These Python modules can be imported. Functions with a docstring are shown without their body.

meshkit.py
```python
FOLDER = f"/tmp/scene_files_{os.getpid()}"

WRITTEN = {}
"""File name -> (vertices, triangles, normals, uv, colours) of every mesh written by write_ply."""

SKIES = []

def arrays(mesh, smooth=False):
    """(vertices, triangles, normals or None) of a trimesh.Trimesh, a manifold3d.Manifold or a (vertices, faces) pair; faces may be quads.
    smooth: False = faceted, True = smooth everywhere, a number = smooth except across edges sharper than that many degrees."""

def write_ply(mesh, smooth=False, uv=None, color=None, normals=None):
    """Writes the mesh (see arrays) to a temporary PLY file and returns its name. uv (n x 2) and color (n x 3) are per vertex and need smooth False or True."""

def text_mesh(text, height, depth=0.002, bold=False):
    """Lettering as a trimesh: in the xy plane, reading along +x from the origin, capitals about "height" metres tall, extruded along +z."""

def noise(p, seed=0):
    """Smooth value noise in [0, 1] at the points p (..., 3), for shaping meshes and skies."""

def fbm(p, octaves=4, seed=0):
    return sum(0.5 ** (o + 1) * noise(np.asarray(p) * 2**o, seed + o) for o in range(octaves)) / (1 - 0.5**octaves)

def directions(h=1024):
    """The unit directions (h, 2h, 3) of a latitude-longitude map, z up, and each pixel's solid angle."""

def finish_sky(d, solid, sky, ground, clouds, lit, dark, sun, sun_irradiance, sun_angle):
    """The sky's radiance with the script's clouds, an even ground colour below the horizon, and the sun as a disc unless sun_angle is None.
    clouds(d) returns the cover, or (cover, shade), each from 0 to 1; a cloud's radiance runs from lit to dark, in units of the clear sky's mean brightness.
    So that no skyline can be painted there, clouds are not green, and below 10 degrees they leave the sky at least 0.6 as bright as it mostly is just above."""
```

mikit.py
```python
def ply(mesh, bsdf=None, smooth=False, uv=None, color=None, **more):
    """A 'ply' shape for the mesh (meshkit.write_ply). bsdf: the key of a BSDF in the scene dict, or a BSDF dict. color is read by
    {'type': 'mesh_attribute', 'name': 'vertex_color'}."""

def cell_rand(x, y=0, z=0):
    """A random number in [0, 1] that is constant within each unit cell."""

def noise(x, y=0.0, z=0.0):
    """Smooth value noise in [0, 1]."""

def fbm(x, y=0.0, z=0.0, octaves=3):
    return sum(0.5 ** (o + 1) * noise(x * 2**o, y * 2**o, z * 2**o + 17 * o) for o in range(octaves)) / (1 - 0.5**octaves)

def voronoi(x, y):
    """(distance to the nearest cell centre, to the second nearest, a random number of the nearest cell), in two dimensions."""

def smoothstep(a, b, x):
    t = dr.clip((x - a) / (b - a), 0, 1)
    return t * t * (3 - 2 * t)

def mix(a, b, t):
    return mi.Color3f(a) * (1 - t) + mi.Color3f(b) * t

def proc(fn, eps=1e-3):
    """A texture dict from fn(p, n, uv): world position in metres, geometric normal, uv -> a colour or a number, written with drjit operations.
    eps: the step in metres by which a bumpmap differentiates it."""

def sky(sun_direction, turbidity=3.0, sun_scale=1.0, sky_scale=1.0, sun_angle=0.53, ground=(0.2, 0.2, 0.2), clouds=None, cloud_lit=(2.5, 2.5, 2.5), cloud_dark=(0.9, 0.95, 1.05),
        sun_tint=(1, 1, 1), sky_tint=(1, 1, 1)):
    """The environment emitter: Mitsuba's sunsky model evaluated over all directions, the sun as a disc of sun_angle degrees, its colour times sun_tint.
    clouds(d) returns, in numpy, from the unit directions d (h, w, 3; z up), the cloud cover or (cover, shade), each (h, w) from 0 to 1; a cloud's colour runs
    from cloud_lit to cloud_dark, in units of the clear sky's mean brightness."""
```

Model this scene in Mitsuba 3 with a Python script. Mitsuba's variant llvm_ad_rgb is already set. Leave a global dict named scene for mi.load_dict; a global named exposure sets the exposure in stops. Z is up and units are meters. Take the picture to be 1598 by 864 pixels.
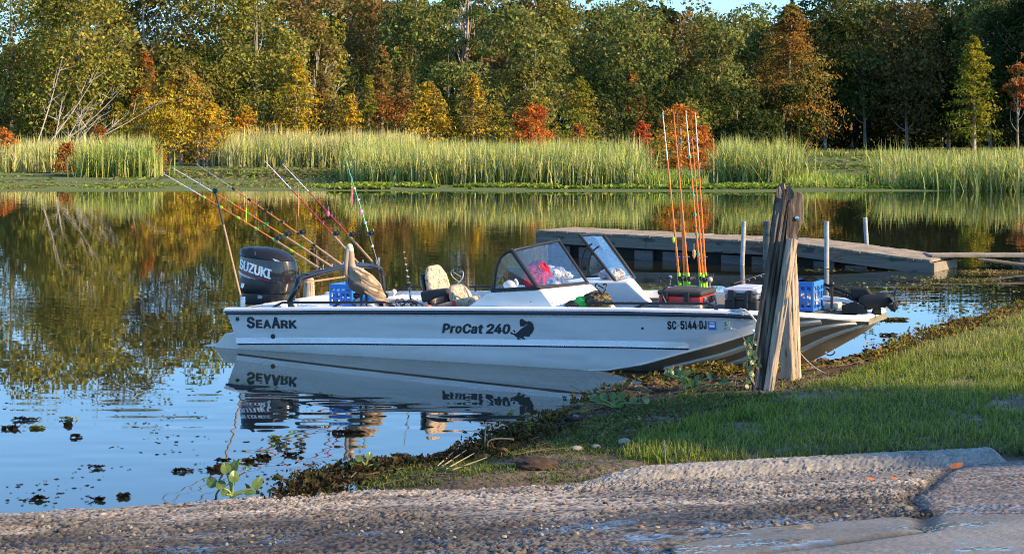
import math, random
import numpy as np, trimesh, shapely, drjit as dr, mitsuba as mi, mikit, meshkit
from shapely.geometry import Polygon, LineString, Point
from scipy.spatial import cKDTree
T = mi.ScalarTransform4f
rng = np.random.default_rng(11)
random.seed(5)
EYE = 2.55                      # eye height above the lake in metres
F, CX, HZ = 2800.0, 799.0, 205.0  # focal length, centre column and horizon row of the photograph, for measuring
scene, labels = {'type': 'scene'}, {}
scene['camera'] = {'type': 'perspective', 'fov': math.degrees(2 * math.atan(799 / F)), 'fov_axis': 'x', 'near_clip': 0.1, 'far_clip': 6000.0,
                   'principal_point_offset_y': (432 - HZ) / 864.0,
                   'to_world': T().look_at(origin=[0, 0, EYE], target=[0, 100, EYE], up=[0, 0, 1])}
SUN = np.array([0.885, -0.385, 0.415])
scene['sky'] = mikit.sky(SUN.tolist(), turbidity=3, sun_scale=1.0, sky_scale=1.3, sun_tint=(1.0, 0.93, 0.79), sky_tint=(0.70, 0.97, 1.28))
exposure = 2.9
scene.pop('type')

# ---------------------------------------------------------------- materials
def rgb(c): return {'type': 'rgb', 'value': list(map(float, c))}
def tex(c): return mikit.proc(c) if callable(c) else (c if isinstance(c, dict) else rgb(c))
def mat(name, c, rough=0.6, metal=0.0, spec=0.5, bump=None, bscale=0.002, coat=0.0, eps=1e-3):
    d = {'type': 'principled', 'base_color': tex(c), 'roughness': tex(rough) if callable(rough) else rough, 'metallic': metal, 'specular': spec}
    if coat: d['clearcoat'] = coat; d['clearcoat_gloss'] = 0.95
    if bump is not None: d = {'type': 'bumpmap', 'arbitrary': mikit.proc(bump, eps), 'scale': bscale, 'bsdf': d}
    scene[name] = {'type': 'twosided', 'bsdf': d}
VC = {'type': 'mesh_attribute', 'name': 'vertex_color'}
fbm, noise, ss, mix = mikit.fbm, mikit.noise, mikit.smoothstep, mikit.mix
scene['m_leaf'] = {'type': 'principledthin', 'base_color': VC, 'roughness': 0.6, 'spec_trans': 0.0, 'diff_trans': 0.55, 'eta': 1.3}
scene['m_blade'] = {'type': 'principledthin', 'base_color': VC, 'roughness': 0.55, 'spec_trans': 0.0, 'diff_trans': 0.5, 'eta': 1.3}
scene['m_tone'] = {'type': 'twosided', 'bsdf': {'type': 'principled', 'base_color': VC, 'roughness': 0.85, 'specular': 0.25}}
scene['m_cloth'] = {'type': 'twosided', 'bsdf': {'type': 'diffuse', 'reflectance': VC}}
mat('m_bark', lambda p, n, uv: mix((.17, .14, .11), (.42, .37, .30), fbm(p.x * 6, p.y * 6, p.z * 1.2)), .9)
# hull paint: dust and water stains low on the sides
mat('m_white', lambda p, n, uv: mix((.68, .68, .67), (.55, .54, .50), ss(.5, .85, fbm(p.x * 2.2, p.y * 2.2, p.z * 7)) * .7), .28, coat=.4)
mat('m_hullside', lambda p, n, uv: mix((.52, .53, .54), (.38, .36, .32), dr.clip(ss(.48, .8, fbm(p.x * 1.6, p.y * 1.6, p.z * 8)) * .45 + ss(.16, .0, p.z + .06 * fbm(p.x * 3, p.y * 3, 0.0)) * .9, 0, 1)), .3, coat=.35,
    bump=lambda p, n, uv: fbm(p.x * 2.5, p.y * 2.5, p.z * 1.5, 2), bscale=.006, eps=.01)
mat('m_hullbottom', lambda p, n, uv: mix((.13, .118, .095), (.25, .22, .17), fbm(p.x * 3, p.y * 3, p.z * 5)), .45)
mat('m_strake', (.50, .49, .45), .4)
mat('m_black', (.012, .012, .014), .4)
mat('m_navy', (.012, .016, .035), .3)
mat('m_rubber', (.02, .02, .02), .75)
mat('m_gloss', (.007, .007, .009), .09, coat=1.0)
mat('m_decal', (.012, .014, .02), .5)
mat('m_grey', (.30, .30, .31), .55)
mat('m_dark', (.035, .035, .037), .8)
mat('m_carpet', lambda p, n, uv: mix((.085, .08, .08), (.15, .14, .13), noise(p.x * 90, p.y * 90, p.z * 90)), .95)
mat('m_steel', (.62, .62, .62), .22, metal=1.0)
mat('m_galv', lambda p, n, uv: mix((.20, .215, .235), (.40, .42, .44), fbm(p.x * 14, p.y * 14, p.z * 9)), .6, metal=.1)
mat('m_red', (.50, .022, .016), .3, coat=.5)
mat('m_redstripe', (.55, .02, .02), .4)
mat('m_letterwhite', (.80, .80, .80), .4)
mat('m_tanplastic', (.38, .34, .29), .5)
mat('m_coolgrey', (.16, .175, .22), .45)
mat('m_coollid', (.42, .43, .48), .45)
mat('m_blue', (.03, .17, .55), .35)
mat('m_cyan', (.04, .36, .78), .35)
mat('m_lime', (.30, .62, .03), .45)
mat('m_green', (.02, .34, .05), .5)
mat('m_orange', (.70, .17, .015), .3, coat=.6)
mat('m_coral', (.78, .25, .13), .45)
mat('m_rodred', (.35, .02, .045), .3, coat=.5)
mat('m_rodwhite', (.72, .68, .66), .4)
mat('m_rodgreen', (.02, .32, .14), .3, coat=.5)
mat('m_cork', lambda p, n, uv: mix((.24, .14, .08), (.44, .28, .17), fbm(p.x * 45, p.y * 45, p.z * 45)), .7)
mat('m_pink', (.85, .10, .35), .5)
mat('m_rope', lambda p, n, uv: mix((.55, .50, .42), (.72, .68, .60), noise(p.x * 120, p.y * 120, p.z * 120)), .9)
mat('m_camo', lambda p, n, uv: mix(mix((.44, .33, .23), (.60, .48, .36), fbm(p.x * 18, p.y * 18, p.z * 18)), (.24, .15, .10), ss(.54, .60, fbm(p.x * 60 + 9, p.y * 60, p.z * 26))), .85)
mat('m_camodark', lambda p, n, uv: mix(mix((.05, .06, .03), (.20, .15, .08), ss(.4, .6, fbm(p.x * 22, p.y * 22, p.z * 22))), (.015, .015, .012), ss(.5, .6, fbm(p.x * 40 + 5, p.y * 40, p.z * 40))), .9)
scene['m_pane'] = {'type': 'thindielectric', 'int_ior': 1.5}
scene['m_frontpane'] = {'type': 'thindielectric', 'int_ior': 2.0}
def woodcol(p, n, uv):
    g = fbm(p.x * 26, p.y * 26, p.z * 2.0)
    c = mix((.23, .17, .12), (.50, .41, .32), g)
    return mix(c, (.10, .075, .055), ss(.60, .80, fbm(p.x * 60 + 3, p.y * 60, p.z * 2.6)))
mat('m_post', lambda p, n, uv: mix((.04, .03, .024), (.21, .17, .14), ss(.32, .80, fbm(p.x * 24, p.y * 24, p.z * 1.6)) ), .9, bump=lambda p, n, uv: fbm(p.x * 70, p.y * 70, p.z * 3), bscale=.012)
mat('m_palewood', woodcol, .85, bump=lambda p, n, uv: fbm(p.x * 70, p.y * 70, p.z * 3), bscale=.003)
mat('m_dockbeam', lambda p, n, uv: mix(mix((.07, .063, .055), (.17, .155, .13), fbm(p.x * 1.5, p.y * 1.5, p.z * 30)), (.05, .045, .04), ss(.62, .74, fbm(p.x * 4, p.y * 4, p.z * 10))), .9)
mat('m_plank', lambda p, n, uv: mix((.11, .092, .07), (.25, .215, .17), fbm(p.x * 5, p.y * 5, 3.0)), .9)
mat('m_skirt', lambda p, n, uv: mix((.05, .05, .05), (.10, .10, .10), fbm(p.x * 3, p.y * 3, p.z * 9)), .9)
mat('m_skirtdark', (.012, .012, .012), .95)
# murky lake water: mirror-like surface over a dark olive body, long low ripples
def ripples(p, n, uv):
    calm = .35 + .65 * ss(.35, .65, noise(p.x * .10, p.y * .16, 4.0))
    a = fbm(p.x * 1.1 + .25 * p.y, p.y * 3.2, 0.0, 2) * .0016
    b = noise(p.x * 3.0 + 7, p.y * 9.0, 1.0) * .0005
    near = ss(34.0, 12.0, p.y)
    stern = ss(3.2, .3, dr.sqrt(dr.square((p.x + 1.9) * .8) + dr.square(p.y - 15.5) * .8))
    c = noise(p.x * 2.4 + 3, p.y * 5.2 + 1, 2.0) * .0032 * stern
    return (a + b) * calm * (1 - .85 * near) + c
scene['m_water'] = {'type': 'bumpmap', 'arbitrary': mikit.proc(ripples, .004), 'scale': 1.0,
                    'bsdf': {'type': 'plastic', 'diffuse_reflectance': rgb((.016, .018, .009)), 'int_ior': 1.5}}
def soil(p, n, uv):
    c = mix((.06, .042, .027), (.19, .145, .095), fbm(p.x * 2.2, p.y * 2.2, 1.0, 4))
    c = mix(c, (.36, .29, .20), ss(.55, .8, fbm(p.x * 9, p.y * 5, 5.0)) * .55)
    c = mix(c, (.07, .095, .03), ss(55., 75., p.y))
    return mix(c, (.045, .035, .024), ss(.10, .02, p.z) * ss(60., 40., p.y))
mat('m_soil', soil, .95, bump=lambda p, n, uv: fbm(p.x * 25, p.y * 25, 0.0, 4), bscale=.03, eps=.004)
def wet(p): return ss(.58, .66, fbm(p.x * 2.4 + 11, p.y * 3.6, 2.0, 4)) * ss(10.6, 9.2, p.y)
mat('m_aggregate', VC, .75, spec=.4)
scene['m_aggregate'] = {'type': 'twosided', 'bsdf': {'type': 'principled', 'base_color': VC, 'specular': .5,
    'roughness': mikit.proc(lambda p, n, uv: .72 - .62 * wet(p))}}

# ---------------------------------------------------------------- helpers
def say(key, label=None, cat=None, group=None, kind=None):
    d = {}
    if label: d['label'] = label
    if cat: d['category'] = cat
    if group: d['group'] = group
    if kind: d['kind'] = kind
    labels[key] = d
def free(key):
    if not any(k == key or k.startswith(key + '__') for k in scene) and key not in labels: return key
    i = 1
    while any(k == f'{key}_{i:03d}' or k.startswith(f'{key}_{i:03d}__') for k in scene) or f'{key}_{i:03d}' in labels: i += 1
    return f'{key}_{i:03d}'
used = {}
def add(key, mesh, m, smooth=False, color=None, xf=None):
    if xf is not None:
        v, f, _ = meshkit.arrays(mesh)
        mesh = trimesh.Trimesh(trimesh.transform_points(v, xf), f, process=False)
    n = used.get(key, 0); used[key] = n + 1
    k = key if n == 0 else f'{key}_{n:03d}'
    while k in scene: n += 1; used[key] = n + 1; k = f'{key}_{n:03d}'
    scene[k] = mikit.ply(mesh, m, smooth=smooth, color=color)
    return k
cat = trimesh.util.concatenate
def box(a, b):
    a, b = np.minimum(a, b), np.maximum(a, b)
    m = trimesh.creation.box(extents=b - a); m.apply_translation((np.array(a) + b) / 2); return m
def bevbox(a, b, r=.012):
    a, b = np.array(a, float), np.array(b, float)
    pts = [(x, y, z) for x in (a[0] + r, b[0] - r) for y in (a[1] + r, b[1] - r) for z in (a[2] + r, b[2] - r)]
    return hullround(pts, r)
BALL = trimesh.creation.icosphere(subdivisions=1, radius=1.0).vertices
BALL2 = trimesh.creation.icosphere(subdivisions=2, radius=1.0).vertices
def hullround(pts, r):
    pts = np.asarray(pts, float); rr = np.broadcast_to(r, (len(pts),))
    return trimesh.convex.convex_hull(np.vstack([p + BALL * q for p, q in zip(pts, rr)]))
def tube(pts, r, sides=8, caps=True, spline=0):
    p = np.asarray(pts, float); rr = np.broadcast_to(np.asarray(r, float), (len(p),))
    if spline and len(p) > 2:
        from scipy.interpolate import make_interp_spline
        k = min(3, len(p) - 1); s = np.r_[0, np.cumsum(np.linalg.norm(np.diff(p, axis=0), axis=1))]; t = np.linspace(0, s[-1], spline)
        p2 = make_interp_spline(s, p, k=k)(t); rr = np.interp(t, s, rr); p = p2
    d = np.gradient(p, axis=0); d /= np.linalg.norm(d, axis=1, keepdims=True) + 1e-12
    up = np.array([0, 0, 1.]) if abs(d[0, 2]) < .9 else np.array([1., 0, 0])
    a = np.cross(d[0], up); a /= np.linalg.norm(a); fr = []
    for i in range(len(p)):
        a = a - d[i] * (a @ d[i]); a /= np.linalg.norm(a) + 1e-12; fr.append(a)
    a = np.array(fr); b = np.cross(d, a); g = np.arange(sides) * 2 * np.pi / sides
    v = (p[:, None] + rr[:, None, None] * (np.cos(g)[None, :, None] * a[:, None] + np.sin(g)[None, :, None] * b[:, None])).reshape(-1, 3)
    i, j = np.meshgrid(np.arange(len(p) - 1), np.arange(sides), indexing='ij'); i, j = i.ravel(), j.ravel(); j2 = (j + 1) % sides
    q = np.stack([i * sides + j, i * sides + j2, (i + 1) * sides + j2, (i + 1) * sides + j], 1)
    f = np.vstack([q[:, [0, 1, 2]], q[:, [0, 2, 3]]])
    if caps:
        n = len(v); v = np.vstack([v, p[:1], p[-1:]]); k = np.arange(sides); k2 = (k + 1) % sides
        f = np.vstack([f, np.stack([k2, k, k * 0 + n], 1), np.stack([(len(p) - 1) * sides + k, (len(p) - 1) * sides + k2, k * 0 + n + 1], 1)])
    return trimesh.Trimesh(v, f, process=False)
def loft(rows, closed=False):
    r = np.asarray(rows, float); n, m = r.shape[:2]
    i, j = np.meshgrid(np.arange(n - 1), np.arange(m if closed else m - 1), indexing='ij'); i, j = i.ravel(), j.ravel(); j2 = (j + 1) % m
    q = np.stack([i * m + j, (i + 1) * m + j, (i + 1) * m + j2, i * m + j2], 1)
    return trimesh.Trimesh(r.reshape(-1, 3), np.vstack([q[:, [0, 1, 2]], q[:, [0, 2, 3]]]), process=False)
def thick(poly_pts, d):
    """a closed slab from a flat polygon (k x 3), thickness vector d"""
    p = np.asarray(poly_pts, float); d = np.asarray(d, float); k = len(p); c = p.mean(0)
    v = np.vstack([p, p + d, [c, c + d]]); i = np.arange(k); j = (i + 1) % k
    return trimesh.Trimesh(v, np.vstack([np.stack([i, j, i * 0 + 2 * k], 1), np.stack([j + k, i + k, i * 0 + 2 * k + 1], 1), np.stack([i, i + k, j + k], 1), np.stack([i, j + k, j], 1)]), process=False)
def lathe(prof, axis_a, axis_b, sides=20):
    """profile [(along 0..1, radius)] turned about the line a-b"""
    a, b = np.asarray(axis_a, float), np.asarray(axis_b, float)
    return tube([a + (b - a) * s for s, _ in prof], [r for _, r in prof], sides)
def blob(center, r, seed, amp=.25, freq=3.0, sub=3, ridge=False, squash=(1, 1, 1)):
    m = trimesh.creation.icosphere(subdivisions=sub, radius=1.0); v = m.vertices.copy()
    R = trimesh.transformations.random_rotation_matrix(np.random.default_rng(seed).random(3))[:3, :3]
    w = v @ R * [.45, 2.6, 1.0] if ridge else v       # creases run one way, like folded cloth
    n = meshkit.fbm(w * freq + seed * 7.3 + (meshkit.fbm(v * 1.5, 2, 3)[:, None] if ridge else 0), 3, seed)
    n = 1 - np.abs(2 * n - 1) * 3.0 if ridge else n * 2 - 1
    v = v * (1 + amp * n)[:, None] * np.asarray(squash) * r + np.asarray(center)
    return trimesh.Trimesh(v, m.faces, process=False)
def world(px, py, Y): return np.array([(px - CX) * Y / F, Y, EYE - (py - HZ) * Y / F])     # a measured point at depth Y
def ground_pt(px, py, z=0.0):
    Y = (EYE - z) * F / (py - HZ); return np.array([(px - CX) * Y / F, Y, z])
def chain(balls, edges, smooth_n=6, edge=.012):
    """a body: hulls of neighbouring balls, joined and smoothed into one continuous surface"""
    import manifold3d as m3
    parts = []
    for e in edges:
        h = trimesh.convex.convex_hull(np.vstack([np.asarray(balls[k][0]) + BALL2 * balls[k][1] for k in e]))
        parts.append(m3.Manifold(m3.Mesh(np.asarray(h.vertices, np.float32), np.asarray(h.faces, np.uint32))))
    s = m3.Manifold.batch_boolean(parts, m3.OpType.Add).refine_to_length(edge)
    me = s.to_mesh(); tm = trimesh.Trimesh(me.vert_properties[:, :3].astype(float), me.tri_verts, process=True)
    trimesh.smoothing.filter_taubin(tm, iterations=smooth_n * 3); return tm
# ---------------------------------------------------------------- the setting: land, ramp, lake
SHORE = np.array([(-12, 8.2), (-7.5, 10.2)] + [tuple(ground_pt(a, b)[:2]) for a, b in ((0, 806), (150, 798), (280, 790), (390, 779), (470, 772), (505, 752), (560, 736), (640, 726), (740, 711), (800, 691), (850, 674),
        (890, 655), (930, 632), (1000, 609), (1080, 592), (1160, 581), (1250, 574), (1290, 571), (1350, 560), (1420, 545), (1462, 529), (1500, 515), (1560, 500), (1598, 489))]
        + [(9.5, 28.5), (12.5, 32), (19, 39), (34, 54), (58, 68), (75, 76)])
FARX = np.linspace(75, -75, 31)
FARY = 77.5 + 3.0 * (meshkit.fbm(np.stack([FARX * .09, FARX * 0, FARX * 0], 1), 3, 4) - .5) * 2 - .02 * np.abs(FARX)
LAKE = Polygon([tuple(p) for p in SHORE] + list(zip(FARX, FARY)) + [(-95, 70), (-110, 40), (-60, 15), (-25, 6)])
EDGE = LAKE.exterior
def rampz(X, Y):
    z = .042 * (X + 3.4) - .12 * (Y - 11.9)
    return np.where(z > .62, .62 + .33 * (1 - np.exp(-(z - .62) / .33)), z)
RAMP = Polygon([(-16, -8), (14, -8), (8.5, 12.2), (4.4, 12.95), (3.5, 13.02), (2.2, 12.98), (.55, 12.62), (-.3, 12.45), (-1.39, 12.75), (-2.2, 13.2), (-12, 14.0)])
POND = [((-2, 128), 16, 6.5), ((-17, 108), 9, 9.0), ((22, 128), 10, 7.0)]
def landz(X, Y):
    pts = shapely.points(X, Y); d = shapely.distance(EDGE, pts); ins = shapely.contains(LAKE, pts)
    s = np.where(ins, -d, d)
    z = np.where(s < 0, np.maximum(s * .22, -.9), .34 * (1 - np.exp(-np.maximum(s, 0) * .085 / .34)))
    far = np.clip((Y - 55) / 15, 0, 1) * (s > 0)
    zf = .05 + np.clip((Y - 215) / 40, 0, 1) * .4 + np.clip((np.abs(X) - 60) / 40, 0, 1) * .5
    z = z * (1 - far) + np.minimum(zf, s * .1 + .01) * far
    P = np.stack([X, Y, X * 0], -1)
    z = z + np.where(s > 0, (meshkit.fbm(P * 1.6, 3, 2) - .5) * .07 * np.clip(s, 0, 1), 0) * (1 - far)
    for (c, rx, ry) in POND:
        z = np.where(Y > 60, z - .2 * np.exp(-(((X - c[0]) / rx) ** 2 + ((Y - c[1]) / ry) ** 2) ** 2), z)
    din = shapely.distance(RAMP.exterior, pts); inr = shapely.contains(RAMP, pts)
    w = np.where(inr, 1.0, np.clip(1 - din / .5, 0, 1) * .9)
    w = np.where(ins & ~inr, w * np.clip(1 - d / .8, 0, 1), w)
    return z * (1 - w) + (rampz(X, Y) - .035) * w
gx = np.unique(np.round(np.r_[np.linspace(-2500, -130, 14), np.linspace(-120, -20, 41), np.linspace(-18, -5, 40), np.linspace(-5, 9, 141), np.linspace(9, 20, 34), np.linspace(22, 120, 44), np.linspace(130, 2500, 14)], 3))
gy = np.unique(np.round(np.r_[np.linspace(-800, -20, 9), np.linspace(-16, 8, 17), np.linspace(8, 30, 184), np.linspace(31, 70, 40), np.linspace(70, 150, 121), np.linspace(153, 300, 40), np.linspace(330, 2600, 14)], 3))
GX, GY = np.meshgrid(gx, gy, indexing='ij')
GZ = landz(GX.ravel(), GY.ravel()).reshape(GX.shape)
gm = loft(np.stack([GX, GY, GZ], -1))
add('ground', gm, 'm_soil', smooth=True); say('ground', 'muddy lake shore and marsh ground around the water', 'ground', kind='structure')
wq = np.array([[-600, -40, 0], [600, -40, 0], [600, 420, 0], [-600, 420, 0.]])
add('lake_water', trimesh.Trimesh(wq, [[0, 1, 2], [0, 2, 3]], process=False), 'm_water')
say('lake_water', 'calm dark lake water mirroring trees and blue sky', 'lake', kind='structure')

# the ramp: exposed pebbles in concrete, a finer patch on the right, a smooth slab at the bottom
rx = np.r_[np.linspace(-16, -4.4, 24), np.arange(-4.2, 4.6, .0105), np.linspace(4.8, 14, 20)]
ry = np.r_[np.linspace(-8, 6.6, 24), np.arange(6.8, 13.35, .0135), np.linspace(13.42, 14, 4)]
RX, RY = np.meshgrid(rx, ry, indexing='ij'); X, Y = RX.ravel(), RY.ravel()
P2 = np.stack([X, Y], 1); P3 = np.stack([X, Y, X * 0], 1)
crack = LineString([(3.3, 13.1), (2.95, 12.3), (2.62, 11.3), (2.35, 10.6), (2.2, 9.6), (2.0, 8.7), (1.1, 8.05)])
PATCH = Polygon([(3.3, 13.1), (2.95, 12.3), (2.62, 11.3), (2.35, 10.6), (2.25, 9.45), (3.1, 9.1), (14, 8.8), (14, 14)])
SLAB = Polygon([(2.2, 9.42), (3.1, 9.05), (14, 8.75), (14, -8), (.2, -8), (.75, 8.45), (1.3, 9.15)])
vp = shapely.points(X, Y)
inP, inS = shapely.contains(PATCH, vp), shapely.contains(SLAB, vp)
peb = rng.uniform((-4.3, 6.7), (4.7, 13.5), (78000, 2)); kt = cKDTree(peb)
dd, ii = kt.query(P2, k=2)
dome = np.clip(1 - (dd[:, 0] / .0175) ** 2, 0, 1); prnd = rng.random(len(peb))[ii[:, 0]]; prnd2 = rng.random(len(peb))[ii[:, 0]]
big = meshkit.fbm(P3 * 3.1, 4, 9)
rough = np.where(inS, .22, np.where(inP, .55, 1.0)) * (.35 + 1.1 * np.clip((meshkit.fbm(P3 * [1.4, 1.9, 1], 3, 5) - .25) * 2, 0, 1))
near_crack = np.minimum(shapely.distance(crack, vp), np.where(inS, 9, shapely.distance(SLAB.exterior, vp)))
ck = np.exp(-(near_crack / (.035 + .05 * big)) ** 2) * ((X > -4.2) & (X < 4.6) & (Y > 6.7))
scour = (meshkit.fbm(P3 * [2.2, 7.0, 1], 4, 8) - .5) * .035 * np.where(inS | inP, .2, 1)
H = dome * (.005 + .012 * prnd) * rough + (meshkit.fbm(P3 * 26, 3, 3) - .5) * .009 * np.minimum(rough, 1) + scour - .024 * ck + np.where(inS, .012, 0)
Z = rampz(X, Y) + H
stone = np.array([.52, .46, .385]) * (1 - prnd2[:, None]) + np.array([.24, .205, .18]) * prnd2[:, None]
stone = np.where((prnd2 > .93)[:, None], np.array([.33, .19, .12]), stone)
mortar = np.array([.06, .05, .043])
k = np.clip(dome * 1.6, 0, 1)[:, None]
colA = mortar * (1 - k) + stone * k
grime = np.clip((meshkit.fbm(P3 * [1.2, 2.6, 1], 4, 12) - .36) * 3.2, 0, 1)[:, None]
damp = np.clip((11.0 - Y + 1.6 * (big - .5)) / .9, 0, 1)[:, None]          # the lower ramp was wetted by boat trailers
colA = colA * (.42 + .52 * grime) * (1 - .62 * damp) * [.98, 1.0, .98] * .92
colP = np.array([.165, .142, .122]) * (.45 + 1.0 * prnd2[:, None] * dome[:, None] + .25 * prnd2[:, None]) * (.55 + .8 * big[:, None])
colS = np.array([.15, .144, .132]) * (.72 + .5 * meshkit.noise(P3 * 90, 2)[:, None]) * (.45 + .95 * meshkit.fbm(P3 * 2.3, 5, 19)[:, None])
top = np.clip((Y - 11.5) / 1.2, 0, 1)[:, None] * np.clip((X - .2) / .8, 0, 1)[:, None]   # smoother bare cement beside the kerb
colA = colA * (1 - top * .6) + np.array([.22, .20, .172]) * top * .6 * (.8 + .4 * big[:, None])
col = np.where(inS[:, None], colS, np.where(inP[:, None], colP, colA)) * (1 - .75 * ck[:, None])
rm = loft(np.stack([X, Y, Z], 1).reshape(*RX.shape, 3))
fc = np.asarray(rm.vertices)[rm.faces].mean(1); fp = shapely.points(fc[:, 0], fc[:, 1])
inr = shapely.contains(RAMP, fp); fP, fS = shapely.contains(PATCH, fp), shapely.contains(SLAB, fp)
for nm, sel, lb in (('boat_ramp', inr & ~fP & ~fS, 'rough exposed pebble concrete boat ramp sloping into the lake'), ('asphalt_patch', inr & fP & ~fS, 'finer pinkish grey paved patch right of the crack'), ('concrete_slab', inr & fS, 'smooth damp grey concrete slab at the bottom of the ramp')):
    f = np.asarray(rm.faces)[sel]; u, inv = np.unique(f, return_inverse=True)
    add(nm, trimesh.Trimesh(np.asarray(rm.vertices)[u], inv.reshape(-1, 3), process=False), 'm_aggregate', smooth=True, color=col[u]); say(nm, lb, 'pavement', kind='structure')

# the rounded concrete kerb along the grass
kc = np.array([(.35, 12.45), (.75, 12.62), (1.3, 12.80), (2.0, 12.95), (2.8, 13.05), (3.35, 13.08), (3.62, 13.08)])
t = np.linspace(0, 1, 420); kk = np.stack([np.interp(t, np.linspace(0, 1, 7), kc[:, i]) for i in (0, 1)], 1)
prof = np.linspace(-1, 1, 46); rows = []
for i, (tt, c) in enumerate(zip(t, kk)):
    e = np.clip(min(tt / .25, (1 - tt) / .08), 0, 1); e = e * e * (3 - 2 * e)
    yy = c[1] + prof * .27 * (.5 + .5 * e); xx = np.full_like(yy, c[0])
    zz = rampz(xx, np.full_like(yy, c[1])) - .02 + (.10 * e + .01) * np.clip(1 - np.abs(prof) ** 2.6, 0, 1)
    rows.append(np.stack([xx, yy, zz], 1))
rows = np.array(rows); pts = rows.reshape(-1, 3)
nz = (meshkit.fbm(pts * 20, 4, 6) - .5) * .026 + (meshkit.noise(pts * 70, 4) - .5) * .016
pts = pts + np.stack([nz * 0, -nz * .6, nz], 1); kcol = np.array([.26, .245, .22]) * (.50 + .75 * meshkit.fbm(pts * 9, 4, 7))[:, None] * (.65 + .6 * meshkit.noise(pts * 80, 9))[:, None]
add('kerb', loft(pts.reshape(rows.shape)), 'm_aggregate', smooth=True, color=kcol); say('kerb', 'low rounded concrete kerb between ramp and grass', 'kerb', kind='structure')

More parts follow.
